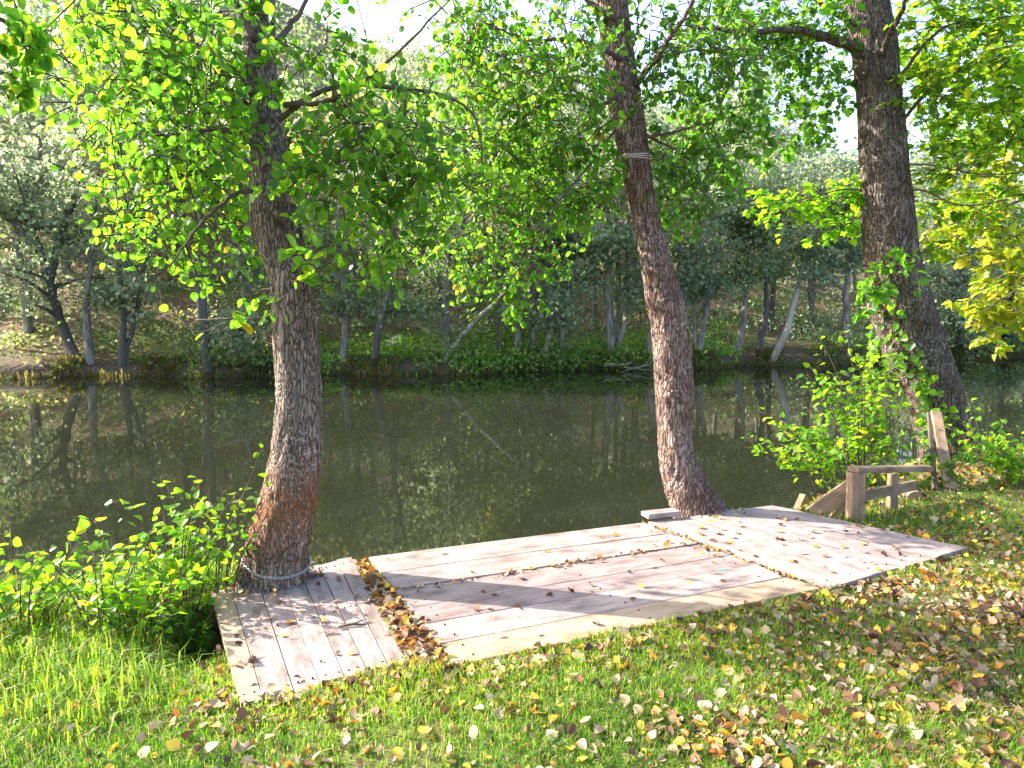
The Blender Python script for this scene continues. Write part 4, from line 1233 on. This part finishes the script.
# the leaf filled gap between two platforms, and the brink below the deck
n = 2300
u, v = RNG.uniform(0, 1, n), RNG.uniform(.03, 1.05, n)
T0 = [np.array([*p, 0]) for p in TROUGH]
G = np.array([quadpt(T0, a_, b_) for a_, b_ in zip(u * 1.15 - .05, v)])
hump = .5 + .5 * np.sin(np.pi * np.clip(u, 0, 1))
P = G + np.stack([0 * u, 0 * u, .055 + hump * RNG.uniform(.0, .06, n)], 1)
P = P[RNG.uniform(size=n) < np.clip(v * 2.2, .15, 1)]
wt2 = np.array([3.4, 1.4, 1.2, 1.8, 2.2, 1.0]); wt2 /= wt2.sum()
dry_leaves(cm, P, RNG.uniform(.022, .05, len(P)), RNG.choice(6, len(P), p=wt2), .5)
for (bx_, by_, br_, m_) in ((*TL.path[8][:2], .27, 60), (*TM.path[6][:2], .22, 70), (*TR.path[6][:2], .42, 160)):
    a_ = RNG.uniform(0, 2 * math.pi, m_); q_ = br_ * RNG.uniform(.75, 1.35, m_)
    px_, py_ = bx_ + q_ * np.cos(a_), by_ + q_ * np.sin(a_)
    zz_ = np.where(on_deck(px_, py_), DZ + .034, ground_z(px_, py_) + .02)
    dry_leaves(cm, np.stack([px_, py_, zz_], 1), RNG.uniform(.014, .036, m_), RNG.choice(6, m_, p=wt2), .5)
for (p0_, p1_, m_) in (((646, 523), (822, 588), 130), ((400, 591), (684, 545), 90)):
    a_, b_ = on(*p0_, DZ + .035), on(*p1_, DZ + .035)
    u = RNG.uniform(0, 1, m_)
    dry_leaves(cm, a_ + (b_ - a_) * u[:, None] + RNG.normal(0, .012, (m_, 3)) * np.array([1, 1, .2]), RNG.uniform(.012, .03, m_), RNG.choice(6, m_, p=wt2), .5)
tag(cm.build('leaf_litter', M['dry_leaf']), 'dry tan and yellow leaf litter scattered over the lawn', 'leaf litter', kind='stuff')

# leaves that can be told apart: on the boards, and nearest on the grass
protoL = {}
for kname in DK:
    protoL[kname] = []
    for v in range(4):
        m = MB()
        leaves(m, [(-.5, 0, .05)], [(1, 0, .05)], [(0, .1, 1)], [1.0], [DRY[kname]], (ROUND, OVATE, LOBED, ROUND)[v], (.3, .5, .6, .15)[v], (.25, -.2, .3, .1)[v], (.85, 1.2, 1.1, .9)[v])
        o = m.build('fallen_leaf', M['dry_leaf'])
        protoL[kname].append(o)
proto_used = set()
def put_leaf(p, L, kname, v, where, group, tilt=.2):
    src = protoL[kname][v]
    key = (kname, v)
    if key in proto_used: o = src.copy(); COL.objects.link(o)
    else: o = src; proto_used.add(key)
    o.location = p; o.scale = (L, L, L)
    o.rotation_euler = (RNG.normal(0, tilt), RNG.normal(0, tilt), RNG.uniform(0, 6.28))
    tag(o, f'{kname} fallen leaf lying {where}', 'leaf', group)
cnt = 0
for q, zz, nm, where in ((QL, DZ, 34, 'on the boards around the chained tree'), (QM, DZ + .03, 40, 'on the widest sunlit platform'), (QR, DZ + .028, 56, 'on the shaded grey platform')):
    for _ in range(nm):
        u, v = RNG.uniform(.03, .97), RNG.uniform(.05, .97)
        if q is QR: v = v ** .8
        p = quadpt(q, u, v)
        put_leaf((p[0], p[1], zz + .004), RNG.uniform(.022, .045), str(RNG.choice(DK, p=[.2, .05, .12, .2, .25, .18])), int(RNG.integers(0, 4)), where, 'fallen leaves on the deck')
        cnt += 1
while cnt < 300:
    x, y = RNG.uniform(-1.6, 2.5), RNG.uniform(2.15, 3.9)
    if abs(x) > .72 * y or not clear(np.array([x]), np.array([y]))[0]: continue
    put_leaf((x, y, float(ground_z(x, y)) + .022), RNG.uniform(.034, .055), str(RNG.choice(DK, p=[.34, .28, .16, .1, .07, .05])), int(RNG.integers(0, 4)), 'on the lawn in front of the deck', 'fallen leaves on the near lawn', .45)
    cnt += 1
for kname in DK:
    for v in range(4):
        if (kname, v) not in proto_used: bpy.data.objects.remove(protoL[kname][v])
# a dead twig on the left platform
a, b = on(338, 627, DZ + .01), on(366, 625, DZ + .01)
mb = MB()
tube(mb, [a, (a + b) / 2 + np.array([0, .015, .004]), b], [.005, .006, .003], 6)
tube(mb, [(a + b) / 2 + np.array([0, .015, .004]), (a + b) / 2 + np.array([.05, .06, .006])], [.004, .002], 5)
tag(mb.build('dead_twig', M['twig'], origin=a), 'small forked dead twig lying on the boards around the chained tree', 'twig')

# ------------------------------------------------------------------ render settings
SC.view_settings.view_transform = 'Standard'
SC.view_settings.look = 'None'
SC.view_settings.exposure = 2.2
SC.view_settings.gamma = 1
cy = SC.cycles
cy.use_denoising = True
try: cy.denoiser = 'OPENIMAGEDENOISE'
except Exception: pass
cy.max_bounces = 8
cy.diffuse_bounces = 4
cy.transmission_bounces = 4
cy.sample_clamp_indirect = 6
